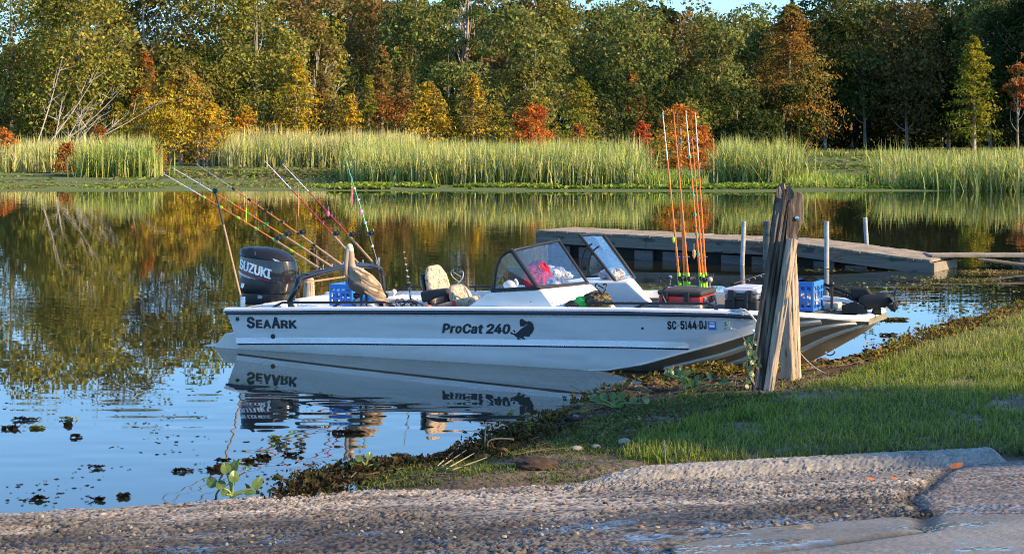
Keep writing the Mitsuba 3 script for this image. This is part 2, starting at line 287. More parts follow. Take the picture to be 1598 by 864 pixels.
# loose stones lying on the ramp
n = 1500; q = np.c_[rng.uniform(-4, 2.9, n), 9.2 + 4.0 * rng.random(n) ** 1.2]; ok = shapely.contains(RAMP, shapely.points(q[:, 0], q[:, 1])) & ~shapely.contains(PATCH.union(SLAB), shapely.points(q[:, 0], q[:, 1])); q = q[ok]
ico = trimesh.creation.icosphere(subdivisions=1, radius=1.0); ms, cs = [], []
for i, (x, y) in enumerate(q):
    r = .005 + .010 * rng.random() ** 2.6; v = ico.vertices * (1 + .5 * (meshkit.noise(ico.vertices * 1.7 + i, i % 97) - .5))[:, None] * r * rng.uniform(.7, 1.25, 3) * [1.15, 1.15, .8]
    ms.append(trimesh.Trimesh(v + [x, y, float(rampz(np.array([x]), np.array([y]))[0]) + r * .55], ico.faces, process=False)); cs.append(np.tile(np.array([(.32, .28, .23), (.22, .19, .16), (.10, .085, .075), (.26, .18, .12), (.36, .33, .29)][rng.integers(5)]) * rng.uniform(.45, .9), (len(v), 1)))
add('loose_stones', cat(ms), 'm_tone', smooth=True, color=np.vstack(cs)); say('loose_stones', 'small loose stones strewn over the ramp', 'gravel', kind='stuff')
# ---------------------------------------------------------------- vegetation
def unit(n): return n / (np.linalg.norm(n, axis=-1, keepdims=True) + 1e-12)
def leaves(P, N, size, col, long=1.7, jitter=.22):
    """rhombic leaf faces at P facing N; colour varies from leaf to leaf"""
    n = len(P); size = np.broadcast_to(size, (n,))[:, None]
    a = unit(np.cross(N, unit(rng.normal(size=(n, 3))))); b = np.cross(N, a)
    h = size * .5; w = h / long
    bend = N * h * .25
    v = np.stack([P + a * h - bend, P + b * w, P - a * h - bend, P - b * w], 1).reshape(-1, 3)
    i = np.arange(n) * 4
    f = np.vstack([np.stack([i, i + 1, i + 2], 1), np.stack([i, i + 2, i + 3], 1)])
    c = np.asarray(col) * (1 + rng.normal(0, jitter, (n, 1))) * (1 + rng.normal(0, jitter * .35, (n, 3)))
    return trimesh.Trimesh(v, f, process=False), np.repeat(np.clip(c, .004, .85), 4, 0)
def palette(cols, n, P=None, seed=0):
    """each leaf takes one of the crown's colours, in patches"""
    cols = np.asarray(cols, float)
    if P is None: return cols[rng.integers(0, len(cols), n)]
    w = meshkit.fbm(P * .55 + seed * 3.1, 3, seed) + rng.normal(0, .10, n)
    q = np.clip(((w - .28) / .44 * len(cols)).astype(int), 0, len(cols) - 1)
    return cols[q]
def limb_tubes(base, h, r, ends, lean=(0, 0), sides=6):
    base = np.asarray(base, float); top = base + [lean[0], lean[1], h]
    mid = (base + top) / 2 + [rng.normal(0, .02 * h), rng.normal(0, .02 * h), 0]
    out = [tube([base - [0, 0, .3], base + [0, 0, .02 * h], mid, top], [r * 1.35, r, r * .66, r * .12], sides, spline=9)]
    for e in ends:
        s = np.clip((e[2] - base[2]) / h - rng.uniform(.15, .3), .12, .9); st = base + (top - base) * s
        m = (st + e) / 2 + [0, 0, -.04 * h * rng.random()] + rng.normal(0, .02 * h, 3)
        rr = r * (1 - s) * .6 + .01
        out.append(tube([st, m, e], [rr, rr * .6, rr * .18], 5, caps=False, spline=5))
    return cat(out)
SEQ = [0]
def broad(key, base, h, w, cols, leaf=None, n=None, low=.12, lean=(0, 0), gap=.5, trunk=True, pale=False):
    """a broad-leaved tree: leaf clumps spread through an uneven crown"""
    SEQ[0] += 1; sd = SEQ[0]; key = free(key); base = np.asarray(base, float)
    leaf = leaf or max(.10, base[1] * .0020); area = h * w; n = n or int(np.clip(area * 2.3 / (.29 * leaf ** 2), 1500, 17000))
    K = int(np.clip(area * .42, 26, 90)); c = base + [lean[0] * .8, lean[1] * .8, h * (low + (1 - low) / 2)]
    d = unit(rng.normal(size=(K, 3))); rad = rng.uniform(.30, 1, K) ** .6
    shp = 1 + .55 * (meshkit.fbm(d * 1.6 + sd * 5.1, 3, sd) - .5) * 2
    half = np.array([w * .43, w * .43, h * (1 - low) * .45])
    C = c + d * (rad * shp)[:, None] * half
    rc = rng.uniform(.10, .19, K) * min(w, h) + .25
    k = rng.integers(0, K, n); dd = unit(rng.normal(size=(n, 3)) + [0, 0, .35])
    P = C[k] + dd * (rng.uniform(.35, 1.0, n) ** .5 * rc[k])[:, None] * [1.15, 1.15, .8]
    P[:, 2] = np.maximum(P[:, 2], base[2] + .1)
    keep = meshkit.fbm(P / (leaf * 7) + sd, 2, sd + 3) > .34 * gap + .12; P, dd = P[keep], dd[keep]
    N = unit(dd * .8 + rng.normal(size=P.shape) * .75 + [0, 0, .25])
    m, cc = leaves(P, N, leaf * rng.uniform(.45, 1.55, len(P)), palette(cols, len(P), P / max(w * .16, .4), sd))
    add(key + '__crown', m, 'm_leaf', color=cc)
    if trunk:
        add(key + '__trunk', limb_tubes(base, h * .92, .008 * h + .04, C[rng.choice(K, min(K, 14), replace=False)], lean), 'm_palebark' if pale == 2 else 'm_bark', smooth=True)
    return key
def cypress(key, base, h, w, cols, leaf=None, n=None, low=.06, knees=0, round_=.8):
    """a swamp cypress: a cone of flat feathery sprays in tiers"""
    SEQ[0] += 1; sd = SEQ[0]; key = free(key); base = np.asarray(base, float); leaf = leaf or max(.09, base[1] * .0019)
    K = int(np.clip(h * w * 7, 60, 300)); s = rng.random(K) ** .75
    ph = rng.uniform(0, 2 * np.pi, K); prof = (1 - s) ** round_ * (.45 + 1.05 * meshkit.noise(np.stack([np.cos(ph) * 1.6 + 5, np.sin(ph) * 1.6, s * 5 + sd], 1), sd))
    L = w * .5 * prof + .12; z = h * (low + (1 - low) * s)
    tips = np.stack([np.cos(ph) * L, np.sin(ph) * L, z - .10 * L], 1) + base
    n = n or int(np.clip(h * w * .62 * 3.2 / (.23 * leaf ** 2), 1200, 11000)); k = rng.integers(0, K, n); q = rng.uniform(.15, 1.05, n)
    ax = np.stack([base[0] + 0 * k, base[1] + 0 * k, base[2] + z[k] + .05 * L[k]], 1)
    P = ax + (tips[k] - ax) * q[:, None] + rng.normal(0, 1, (n, 3)) * np.stack([.10 * L[k] + .06, .10 * L[k] + .06, .03 * L[k] + .04], 1)
    N = unit(rng.normal(size=(n, 3)) * .6 + [0, 0, .7] + (P - ax) * .35)
    m, cc = leaves(P, N, leaf * rng.uniform(.7, 1.3, n), palette(cols, n, P / max(w * .22, .35), sd), long=2.2, jitter=.16)
    add(key + '__crown', m, 'm_leaf', color=cc)
    tr = [tube([base - [0, 0, .3], base + [0, 0, .10 * h], base + [0, 0, h * .97]], [.035 * h * .5 + .05, .018 * h + .02, .008], 7, spline=8)]
    for e in tips[rng.choice(K, min(K, 26), replace=False)]:
        tr.append(tube([[base[0], base[1], e[2] + .08], e], [.022, .006], 4, caps=False))
    for i in range(knees):
        x, y = base[0] + rng.uniform(-.28, .28) * w, base[1] + rng.uniform(-.5, .2); tr.append(tube([[x, y, -.2], [x + rng.normal(0, .05), y, 1.3 + rng.random() * .9]], [.12, .05], 6))
    add(key + '__trunk', cat(tr), 'm_palebark' if knees else 'm_bark', smooth=True)
    return key
def pine(key, base, h, w, cols):
    SEQ[0] += 1; key = free(key); base = np.asarray(base, float); leaf = .30; K = 26
    s = rng.uniform(.52, 1, K); ph = rng.uniform(0, 2 * np.pi, K); L = w * .5 * (1.15 - s * .75) * rng.uniform(.4, 1.1, K)
    C = base + np.stack([np.cos(ph) * L, np.sin(ph) * L, h * s], 1); n = 5200; k = rng.integers(0, K, n); dd = unit(rng.normal(size=(n, 3)))
    P = C[k] + dd * (rng.random(n) ** .4 * .85)[:, None] * [1.35, 1.35, .65]
    m, cc = leaves(P, unit(dd + rng.normal(size=(n, 3)) * .8), leaf * rng.uniform(.7, 1.3, n), palette(cols, n, P, 3), long=3.2)
    add(key + '__crown', m, 'm_leaf', color=cc); add(key + '__trunk', limb_tubes(base, h, .018 * h, C, (.4, 0)), 'm_bark', smooth=True); return key
mat('m_palebark', lambda p, n, uv: mix((.26, .23, .20), (.56, .52, .46), fbm(p.x * 5, p.y * 5, p.z * 1.1)), .9)
def gz(x, y): return float(landz(np.array([x]), np.array([y]))[0])
def spot(px, Y, top, wpx):
    """base point, height and width of a tree standing Y metres off whose top and width were measured in the photograph"""
    x = (px - CX) * Y / F; z = gz(x, Y); return np.array([x, Y, z]), EYE - (top - HZ) * Y / F - z, wpx * Y / F
OLIVE = [(.12, .13, .032), (.17, .16, .04), (.23, .21, .05), (.14, .12, .042)]
OLIVE2 = [(.15, .16, .038), (.26, .25, .055), (.34, .30, .055), (.16, .16, .042)]
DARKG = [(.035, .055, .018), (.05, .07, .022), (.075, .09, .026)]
MIDG = [(.095, .13, .040), (.15, .185, .052), (.24, .25, .07), (.16, .165, .05)]
BRNG = [(.14, .12, .042), (.21, .15, .05), (.27, .16, .055), (.12, .12, .035)]
TAN = [(.26, .19, .08), (.20, .16, .06), (.30, .19, .08), (.13, .13, .035)]
GOLD = [(.54, .35, .035), (.60, .42, .045), (.48, .38, .04), (.42, .25, .03)]
YEL = [(.33, .29, .03), (.42, .31, .03), (.25, .25, .03)]
YG = [(.16, .19, .028), (.23, .23, .03), (.30, .26, .03)]
RUST = [(.34, .13, .035), (.40, .16, .035), (.27, .10, .03)]
ORNG = [(.46, .17, .03), (.52, .22, .035), (.42, .12, .03)]
RED = [(.48, .10, .035), (.42, .075, .04), (.50, .16, .035)]
BACK = 'trees of the far wood'
wood = [  # px, Y, top, width, colours, key, label
    (20, 150, -150, 250, OLIVE2, 'broadleaf_tree', 'big olive green tree with pale limbs at the left edge of the wood'),
    (120, 142, -80, 190, OLIVE2, 'broadleaf_tree', 'yellow olive tree with bare pale leaning branches behind the left reeds'),
    (150, 168, -190, 240, OLIVE, 'broadleaf_tree', 'tall drab olive tree second from the left edge of the wood'),
    (235, 160, -120, 190, OLIVE, 'broadleaf_tree', 'drab olive tree right behind the rust coloured spire'),
    (330, 168, -110, 210, MIDG, 'broadleaf_tree', 'dark green leafy tree behind the large golden cypress'),
    (400, 158, -70, 150, OLIVE2, 'broadleaf_tree', 'mottled yellow green tree left of the tall golden cypress'),
    (468, 168, -90, 120, TAN, 'broadleaf_tree', 'tan half bare tree behind the tall golden cypress'),
    (498, 176, -60, 90, OLIVE2, 'broadleaf_tree', 'thin mottled tree beside the dark gap in the wood'),
    (545, 205, -50, 120, DARKG, 'broadleaf_tree', 'dark green tree at the back of the gap in the wood'),
    (590, 196, -45, 130, BRNG, 'broadleaf_tree', 'brownish dark tree right of the gap in the wood'),
    (650, 186, -30, 130, MIDG, 'broadleaf_tree', 'grey green leafy tree left of the pine'),
    (765, 205, -22, 95, TAN, 'broadleaf_tree', 'tall tan and rust topped tree right behind the pine'),
    (700, 176, 75, 150, MIDG, 'broadleaf_tree', 'lower rounded green tree under the pine'),
    (815, 182, 8, 150, MIDG, 'broadleaf_tree', 'full green tree right of the tan topped tree'),
    (835, 168, 85, 110, OLIVE, 'broadleaf_tree', 'lower dull green tree behind the red orange bush'),
    (868, 212, -12, 110, OLIVE2, 'broadleaf_tree', 'yellowish topped tree at the centre of the skyline'),
    (935, 202, 6, 140, MIDG, 'broadleaf_tree', 'green tree above the yellow green cypress'),
    (1000, 196, 8, 130, MIDG, 'broadleaf_tree', 'green tree just left of the sky gap'),
    (1062, 206, 14, 120, BRNG, 'broadleaf_tree', 'brown tinted green tree under the left end of the sky gap'),
    (1118, 200, 20, 120, MIDG, 'broadleaf_tree', 'bright green tree above the upright fishing rods'),
    (1172, 212, 12, 110, MIDG, 'broadleaf_tree', 'green tree under the middle of the sky gap'),
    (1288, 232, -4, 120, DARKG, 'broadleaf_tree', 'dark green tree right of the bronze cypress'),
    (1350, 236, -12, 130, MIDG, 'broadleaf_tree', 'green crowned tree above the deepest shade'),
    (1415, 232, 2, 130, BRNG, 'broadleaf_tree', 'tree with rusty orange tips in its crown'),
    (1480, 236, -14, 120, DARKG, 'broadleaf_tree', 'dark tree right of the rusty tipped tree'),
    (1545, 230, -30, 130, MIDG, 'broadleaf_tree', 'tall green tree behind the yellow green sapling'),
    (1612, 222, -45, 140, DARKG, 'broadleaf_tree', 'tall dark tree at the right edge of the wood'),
]
for px, Y, top, w, cols, key, lb in wood:
    top -= 24 if px > 780 and not 1030 < px < 1260 else 4
    b, h, ww = spot(px, Y, top, w); k = broad(key, b, h, ww, cols, low=.02, pale=Y < 160); say(k, lb, 'tree', BACK)
k = pine('pine_tree', *spot(722, 188, -55, 95), [(.05, .095, .022), (.075, .13, .03), (.04, .075, .02)]); say(k, 'tall pine with tufted bright green top and bare trunk', 'tree', BACK)
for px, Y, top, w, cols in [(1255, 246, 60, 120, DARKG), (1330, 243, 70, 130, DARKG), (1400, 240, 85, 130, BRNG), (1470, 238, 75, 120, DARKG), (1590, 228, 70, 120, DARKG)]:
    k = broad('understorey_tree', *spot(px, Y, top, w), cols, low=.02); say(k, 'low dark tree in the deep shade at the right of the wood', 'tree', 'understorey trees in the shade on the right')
for px, Y, top, w, cols, lb in [(60, 150, 60, 180, OLIVE, 'low olive thicket tree behind the left reeds at the picture edge'), (290, 156, 70, 150, OLIVE, 'low olive tree directly behind the largest golden cypress'), (440, 160, 90, 130, MIDG, 'low green tree directly behind the tall golden cypress'), (560, 178, 110, 130, DARKG, 'low dark tree inside the gap in the wood'),
        (960, 178, 95, 120, DARKG, 'low dark tree above the low dark green cypress'), (1060, 186, 110, 130, DARKG, 'low dark tree directly behind the round orange bush'), (1150, 194, 120, 140, DARKG, 'low dark tree right of the round orange bush'), (1225, 206, 130, 120, DARKG, 'low dark tree below the large bronze cypress')]:
    k = broad('thicket_tree', *spot(px, Y, top, w), cols, low=.0); say(k, lb, 'tree')
k = cypress('sapling', *spot(1520, 205, 58, 98), YG, low=.12, round_=.62); say(k, 'sunlit yellow green tree standing alone before the shade on the right', 'tree')
k = broad('red_leaved_tree', *spot(1588, 204, 82, 40), RED + BRNG, low=.35, n=1100); say(k, 'thin pale tree with red leaves at the right edge', 'tree')
CY = [
    (1232, 208, 22, 115, [(.24, .13, .035), (.30, .17, .045), (.16, .12, .03)], 'cypress_tree', 'large bronze brown cypress left of the deep shade', .55),
    (282, 134, 108, 140, GOLD + YEL + ORNG[:1], 'cypress_tree', 'large golden yellow cypress with pale trunks in the reeds', .62),
    (330, 132, 165, 62, GOLD + ORNG[:1], 'cypress_tree', 'orange gold cypress leaning on the right of the largest golden one', .6),
    (228, 143, 84, 52, RUST, 'cypress_tree', 'slim rust coloured pointed cypress at the left', .75),
    (226, 138, 150, 72, GOLD, 'cypress_tree', 'golden cypress below the slim rust spire', .6),
    (184, 142, 165, 55, YG, 'cypress_tree', 'low yellow green cypress left of the golden group', .6),
    (132, 144, 158, 46, YEL, 'cypress_tree', 'small yellow cypress below the leaning pale branches', .7),
    (384, 142, 170, 54, ORNG[:1] + GOLD, 'cypress_tree', 'small orange gold cypress between the two tall golden ones', .6),
    (462, 143, 92, 68, GOLD + YEL, 'cypress_tree', 'tall golden cypress at the left of the dark gap', .7),
    (432, 146, 150, 50, YG, 'cypress_tree', 'green tinted cypress touching the tall golden one', .7),
    (503, 146, 118, 50, [(.19, .13, .05), (.25, .15, .05)], 'cypress_tree', 'dull brown cypress right of the tall golden one', .7),
    (548, 141, 162, 46, GOLD + RUST[:1], 'cypress_tree', 'small gold cypress in front of the dark gap', .7),
    (575, 143, 132, 38, YG, 'cypress_tree', 'slim green gold cypress in front of the dark gap', .85),
    (596, 150, 88, 54, RUST + BRNG, 'cypress_tree', 'tall rusty brown cypress right of the slim green gold one', .75),
    (630, 146, 118, 56, RUST + BRNG, 'cypress_tree', 'rusty brown cypress second right of the dark gap', .75),
    (668, 140, 142, 72, GOLD, 'cypress_tree', 'golden cypress with layered boughs at the centre left', .62),
    (704, 142, 165, 46, YG, 'cypress_tree', 'low yellow green cypress at the centre', .65),
    (738, 141, 130, 66, GOLD + BRNG[1:2], 'cypress_tree', 'bronze gold pointed cypress at the centre', .75),
    (772, 146, 172, 50, YG, 'cypress_tree', 'low green cypress left of the red orange bush', .6),
    (905, 138, 134, 70, YG, 'cypress_tree', 'yellow green pointed cypress right of the red orange bush', .72),
    (943, 145, 168, 52, DARKG, 'cypress_tree', 'low dark green cypress right of the yellow green one', .6),
    (986, 182, 122, 36, RUST + BRNG, 'cypress_tree', 'faded pinkish tree between green crowns', .5),
]
for px, Y, top, w, cols, key, lb, rd in CY:
    w *= 1.55; top -= 14 if px > 520 else 4; cols = list(cols) + [(.17, .15, .045), (.24, .19, .05)]
    k = cypress(key, *spot(px, Y, top, w), cols, knees=6 if px in (282, 330) else 0, round_=rd, low=.10 if px in (282, 330) else .03); say(k, lb, 'tree', 'autumn cypresses')
for px, Y, top, w, cols, lb in [(830, 131, 163, 88, ORNG + RED, 'red orange bush rising behind the reeds at the centre'), (1062, 97, 163, 100, ORNG + GOLD[:1], 'round orange cypress bush behind the upright rods'), (1092, 98, 196, 50, RED + ORNG, 'red flushed side of the bush right of the upright rods'),
                          (900, 126, 194, 32, RUST, 'small rust bush right of the red orange bush'), (1001, 126, 190, 36, RED, 'small red bush left of the upright rods'), (8, 116, 198, 46, ORNG, 'orange bush at the left edge among the reeds'),
                          (155, 116, 196, 32, RUST, 'small rust bush among the left reeds'), (105, 108, 224, 34, RUST, 'tiny thin rust shrub low in the left reeds'), (238, 112, 228, 40, RUST, 'low rust shrub at the right end of the left reeds')]:
    k = cypress('marsh_bush', *spot(px, Y, top, w), cols, low=.03, round_=.38); say(k, lb, 'bush')
n = 26000; xx = rng.uniform(-46, 16, n); hh = np.clip((meshkit.fbm(np.stack([xx * .35, xx * 0, xx * 0], 1), 3, 14) - .22) * 8.5, .4, 5.5); zz = hh * rng.random(n) ** .8; yy = 146 + rng.normal(0, 1.6, n)
m, cc = leaves(np.stack([xx, yy, zz], 1), unit(rng.normal(size=(n, 3)) + [0, -.3, .3]), .26 * rng.uniform(.5, 1.5, n), palette(OLIVE + YG + GOLD[2:] + BRNG[1:3] + MIDG[:2], n, np.stack([xx * .5, yy * .2, zz * .5], 1), 9)); add('undergrowth', m, 'm_leaf', color=cc); say('undergrowth', 'tangled mixed scrub along the foot of the wood behind the reeds', 'undergrowth', kind='stuff')
# pale bare limbs leaning out of the wood on the left
def bare(px, Y, top, lean, seed, lb):
    b, h, _ = spot(px, Y, top, 10); r = np.random.default_rng(seed); key = free('bare_tree'); parts = []
    for j in range(4):
        t0 = b + [lean * h * (.25 + .28 * j) + r.normal(0, .3), r.normal(0, .8), h * (1 - .13 * j)]
        parts.append(tube([b, b * .5 + t0 * .5 + [0, 0, -.06 * h], t0], [.065, .045, .012], 5, spline=7))
        for q in range(7):
            s = r.uniform(.4, .95); st = b + (t0 - b) * s; parts.append(tube([st, st + [r.normal(.6 * lean, .8), r.normal(0, .5), r.uniform(.3, 1.6)]], [.03, .006], 4, caps=False))
    add(key + '__trunk', cat(parts), 'm_palebark', smooth=True); say(key, lb, 'tree')
bare(45, 131, 85, 1.1, 1, 'bare pale limbs fanning right above the left reeds'); bare(75, 130, 150, .9, 2, 'low bare pale limbs leaning right over the left reeds'); bare(470, 150, 70, .5, 3, 'bare pale twiggy crown above the tall golden cypress')
for i, (px, top) in enumerate([(380, -70), (470, -60), (560, -62), (640, -55), (720, -40), (790, -40), (850, -38), (910, -30), (965, -26), (1020, -8), (1075, 2), (1130, 10), (1190, 8), (1250, -2), (1310, -18), (1370, -24), (1430, -22), (1490, -28), (1560, -36)]):
    k = broad('back_row_tree', *spot(px, 262, top, 118), [MIDG, DARKG, BRNG, OLIVE][i % 4], leaf=.62, n=6500, low=.15, trunk=False); say(k, 'tall tree of the back row of the wood, closing the gaps behind the nearer crowns', 'tree', 'back row of the wood')
# the wood behind, as one mass, so that no daylight shows low between the trunks
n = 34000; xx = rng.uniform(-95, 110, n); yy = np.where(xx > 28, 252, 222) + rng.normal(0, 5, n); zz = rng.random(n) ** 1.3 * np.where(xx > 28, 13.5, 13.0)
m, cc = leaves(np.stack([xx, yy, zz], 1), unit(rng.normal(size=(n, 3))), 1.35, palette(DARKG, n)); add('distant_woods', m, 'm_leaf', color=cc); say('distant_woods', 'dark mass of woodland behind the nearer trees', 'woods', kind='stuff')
# the wood runs on round the right side of the lake, out of the picture: it throws the deep shade over the right of the far trees
for i, (x, y, h) in enumerate([(67, 209, 23), (73, 205, 23), (80, 210, 24), (88, 203, 25), (72, 215, 23), (66, 219, 23), (80, 199, 26), (96, 200, 26), (67, 228, 25), (76, 224, 26)]):
    k = broad('shore_tree', (x, y, .6), h, 9.5, DARKG, leaf=.7, n=4500, low=.0, trunk=i < 6); say(k, 'tall tree of the wood on the right shore outside the view', 'tree', 'trees on the right shore')
# park trees on the near bank to the right, out of the picture: their shade streaks the grass
for i, (x, y, h, w) in enumerate([(24, 5.3, 14.0, 4.2), (27.5, 3.9, 15, 4.0), (21.0, 6.9, 12.0, 3.0)]):
    k = broad('bank_tree', (x, y, .35), h, w, MIDG, leaf=.28, n=5600, low=.38, gap=.8); say(k, 'leafy tree on the near bank right of the view', 'tree', 'trees on the near bank')
# reeds: tall cut-grass, straw coloured above, green below
def blades(base, h, w, lean, cb, ct, seg=2, curve=.6):
    n = len(base); ph = rng.uniform(0, 2 * np.pi, n); side = np.stack([np.cos(ph), np.sin(ph), ph * 0], 1) * (w / 2)[:, None]
    dl = np.stack([np.cos(ph + 1.2), np.sin(ph + 1.2), ph * 0], 1) * (lean * h)[:, None]
    rows, cols = [], []
    for i in range(seg):
        s = i / seg; c = base + dl * s ** (1 + curve) + np.array([0, 0, 1.]) * (h * s)[:, None]; wd = 1 - .35 * s
        rows += [c - side * wd, c + side * wd]; cc = cb * (1 - s) + ct * s; cols += [cc, cc]
    rows.append(base + dl + np.array([0, 0, 1.]) * (h * (1 - .25 * np.minimum(lean, 1.2)))[:, None]); cols.append(ct)
    k = len(rows); v = np.stack(rows, 1).reshape(-1, 3); c = np.stack(cols, 1).reshape(-1, 3); o = (np.arange(n) * k)[:, None]; f = []
    for i in range(seg - 1): a = 2 * i; f += [o + [a, a + 1, a + 3], o + [a, a + 3, a + 2]]
    f.append(o + [2 * seg - 2, 2 * seg - 1, 2 * seg])
    return trimesh.Trimesh(v, np.vstack(f), process=False), np.clip(c, .005, .9)
def pixpoly(pts, h=0.0): return Polygon([tuple(((EYE - h) * F / (b - HZ)) * np.array([(a - CX) / F, 1.0])) for a, b in pts])
def fill(poly, n):
    x0, y0, x1, y1 = poly.bounds; out = np.zeros((0, 2))
    while len(out) < n:
        q = rng.uniform((x0, y0), (x1, y1), (n * 2, 2)); out = np.vstack([out, q[shapely.contains(poly, shapely.points(q[:, 0], q[:, 1]))]])
    return out[:n]
GREENB, STRAW, PALE, LUSH = np.array([.12, .19, .035]), np.array([.54, .51, .20]), np.array([.70, .61, .32]), np.array([.27, .37, .07])
def reeds(key, poly, n, hgt, cb, ct, lb, w=.045, lean=.22, vary=.5):
    q = fill(poly, n); q = q + rng.normal(0, .2, q.shape) * np.where(rng.random((n, 1)) < .2, 2.5, 1.0); cl = meshkit.fbm(np.stack([q[:, 0] * .5, q[:, 1] * .5, q[:, 0] * 0], 1), 3, 8)
    cl2 = meshkit.fbm(np.stack([q[:, 0] * .22 + 9, q[:, 1] * .16, q[:, 0] * 0], 1), 3, 3)
    h = hgt * (.26 + .46 * cl + .52 * cl2) * rng.uniform(.45, 1.12, n); base = np.stack([q[:, 0], q[:, 1], np.full(n, .0)], 1)
    mx = np.clip(rng.normal(.5, .35, n) + (cl - .5) * vary * 2, 0, 1)[:, None]
    dead = (rng.random(n) < .36)[:, None]
    cbb = cb * (1 + rng.normal(0, .2, (n, 1))); ctt = (ct * mx + LUSH * (1 - mx)) * (1 + rng.normal(0, .15, (n, 1))); cbb = np.where(dead, STRAW * .8, cbb)
    ln = np.abs(rng.normal(lean * .8, lean * 1.25, n))
    m, c = blades(base, h, w * rng.uniform(.6, 1.4, n), ln, cbb, ctt); add(key, m, 'm_blade', color=c); say(key, lb, 'reeds', kind='stuff')
reeds('reeds', Polygon([(-56, 108), (-33, 108), (-22.8, 112), (-25.6, 128), (-38, 132), (-66, 131)]), 26000, 2.95, STRAW * .55 + GREENB * .4, PALE, 'pale straw reed bed on the left shore', w=.075)
reeds('reeds_001', Polygon([(-23.5, 98), (-19.6, 98), (-20.4, 103), (-22.5, 107), (-25.2, 105)]), 2600, 2.5, GREENB, LUSH * .6 + STRAW * .5, 'greener reed clump at the front of the left bed', w=.06, lean=.3)
reeds('reeds_002', Polygon([(-20.5, 127), (-9, 127), (-7, 132), (-7, 141), (-22.4, 141)]), 14000, 2.95, STRAW * .5 + GREENB * .4, PALE * .95, 'straw coloured reeds behind the mudflat left of centre', w=.085)
reeds('reeds_003', Polygon([(-7.3, 86), (-4, 84), (0, 83), (5.8, 81), (6.3, 86), (7.0, 100), (4, 112), (-9, 126), (-9, 96)]), 30000, 2.72, GREENB * .75, STRAW * 1.02, 'dense tall reed bed on the far shore behind the boat, straw topped and green below', w=.060, lean=.25)
reeds('reeds_004', Polygon([(6.0, 79.5), (8.4, 80.5), (8.6, 84), (6.4, 84)]), 1100, 1.2, GREENB, LUSH, 'short bright green reeds beside the orange bush', w=.05, lean=.3)
reeds('reeds_005', Polygon([(10.2, 85), (12.4, 82.5), (13.6, 85), (14.0, 96), (13.0, 110), (12.0, 103)]), 6500, 2.75, GREENB * 1.1, STRAW * .9, 'tall reed clump right of the orange bush', w=.06, lean=.3)
reeds('reeds_006', Polygon([(12.5, 80), (15.6, 80), (16, 85), (13.6, 87)]), 1500, .8, LUSH * .8, LUSH * 1.3, 'thin low green reeds in front of the marsh gap', w=.05, lean=.4)
reeds('reeds_007', Polygon([(16.4, 79), (19, 76.5), (26, 75), (32, 78), (36, 104), (22, 101), (18, 88)]), 17000, 2.28, GREENB * .9, STRAW * .92, 'broad spreading reed bed on the right of the far shore', w=.062, lean=.42)
reeds('reeds_008', Polygon([(19, 176), (34, 180), (60, 176), (66, 190), (22, 190)]), 4500, 1.1, GREENB * .8, STRAW * .6, 'distant thin reeds at the foot of the shaded wood', w=.12)
reeds('reeds_009', Polygon([(-19, 131), (8, 131), (6, 140), (-19, 140)]), 4500, 2.2, GREENB, STRAW * .8, 'grassy fringe at the foot of the autumn cypresses', w=.10)
# floating mats of plants along the far shore, and mud with leaves
def mat_plants(key, poly, n, size, cols, lb, z=.02, tilt=.35, thin=.5, jit=.25, scale=.35):
    q = fill(poly, int(n / (1 - thin * .8))); w = meshkit.fbm(np.stack([q[:, 0] * scale, q[:, 1] * scale * 1.3, q[:, 0] * 0], 1), 3, 31); q = q[w > np.quantile(w, thin * .8)]
    k = len(q); P = np.stack([q[:, 0], q[:, 1], z + rng.random(k) * z * 2], 1); N = unit(rng.normal(size=(k, 3)) * tilt + [0, 0, 1])
    m, c = leaves(P, N, size * rng.uniform(.5, 1.5, k), palette(cols, k, np.stack([q[:, 0] * .6, q[:, 1] * .6, q[:, 0] * 0], 1), 5), long=1.4, jitter=jit); add(key, m, 'm_leaf', color=c); say(key, lb, 'water plants', kind='stuff')
def shore_band(x0, x1, y0, y1, wig, sd):
    xs = np.linspace(x0, x1, 40); e = lambda y, s: y + wig * (meshkit.fbm(np.stack([xs * .5, xs * 0, xs * 0 + s], 1), 3, s) - .5) * 2
    return Polygon(list(zip(xs, e(y0, sd))) + list(zip(xs[::-1], e(y1, sd + 1)[::-1])))
GRN = [(.12, .20, .03), (.19, .27, .04), (.26, .31, .06), (.11, .15, .03)]
MUDC = [(.12, .12, .05), (.20, .19, .07), (.10, .085, .05), (.17, .22, .05), (.26, .22, .13)]
mat_plants('floating_plants', shore_band(-30, -6.5, 78.6, 86, 1.0, 3), 19000, .20, GRN + MUDC[:2], 'green and brown floating leaves along the left of the far shore')
mat_plants('floating_plants_001', shore_band(-32, -7, 86, 126, 1.5, 5), 17000, .30, MUDC + GRN[:2], 'brown leaf litter and weed on the mudflat left of centre', tilt=.25)
mat_plants('floating_plants_002', shore_band(-8, 12, 77.8, 83.5, .8, 7), 15000, .17, GRN, 'bright green floating leaves in front of the middle reeds', tilt=.6, z=.06)
mat_plants('floating_plants_003', shore_band(12, 24, 77.5, 96, 1.0, 9), 12000, .20, GRN, 'low green water plants in front of the marsh gap', tilt=.5, z=.05)
mat_plants('floating_plants_004', shore_band(14, 40, 96, 190, 3, 11), 14000, .5, GRN[:2] + MUDC[:2], 'weedy marsh flat in the gap before the shaded wood', tilt=.2)
mat_plants('floating_plants_005', shore_band(24, 34, 73, 79, .8, 13), 4000, .17, GRN + MUDC, 'green weed fringe in front of the right reed bed', tilt=.5, z=.05)
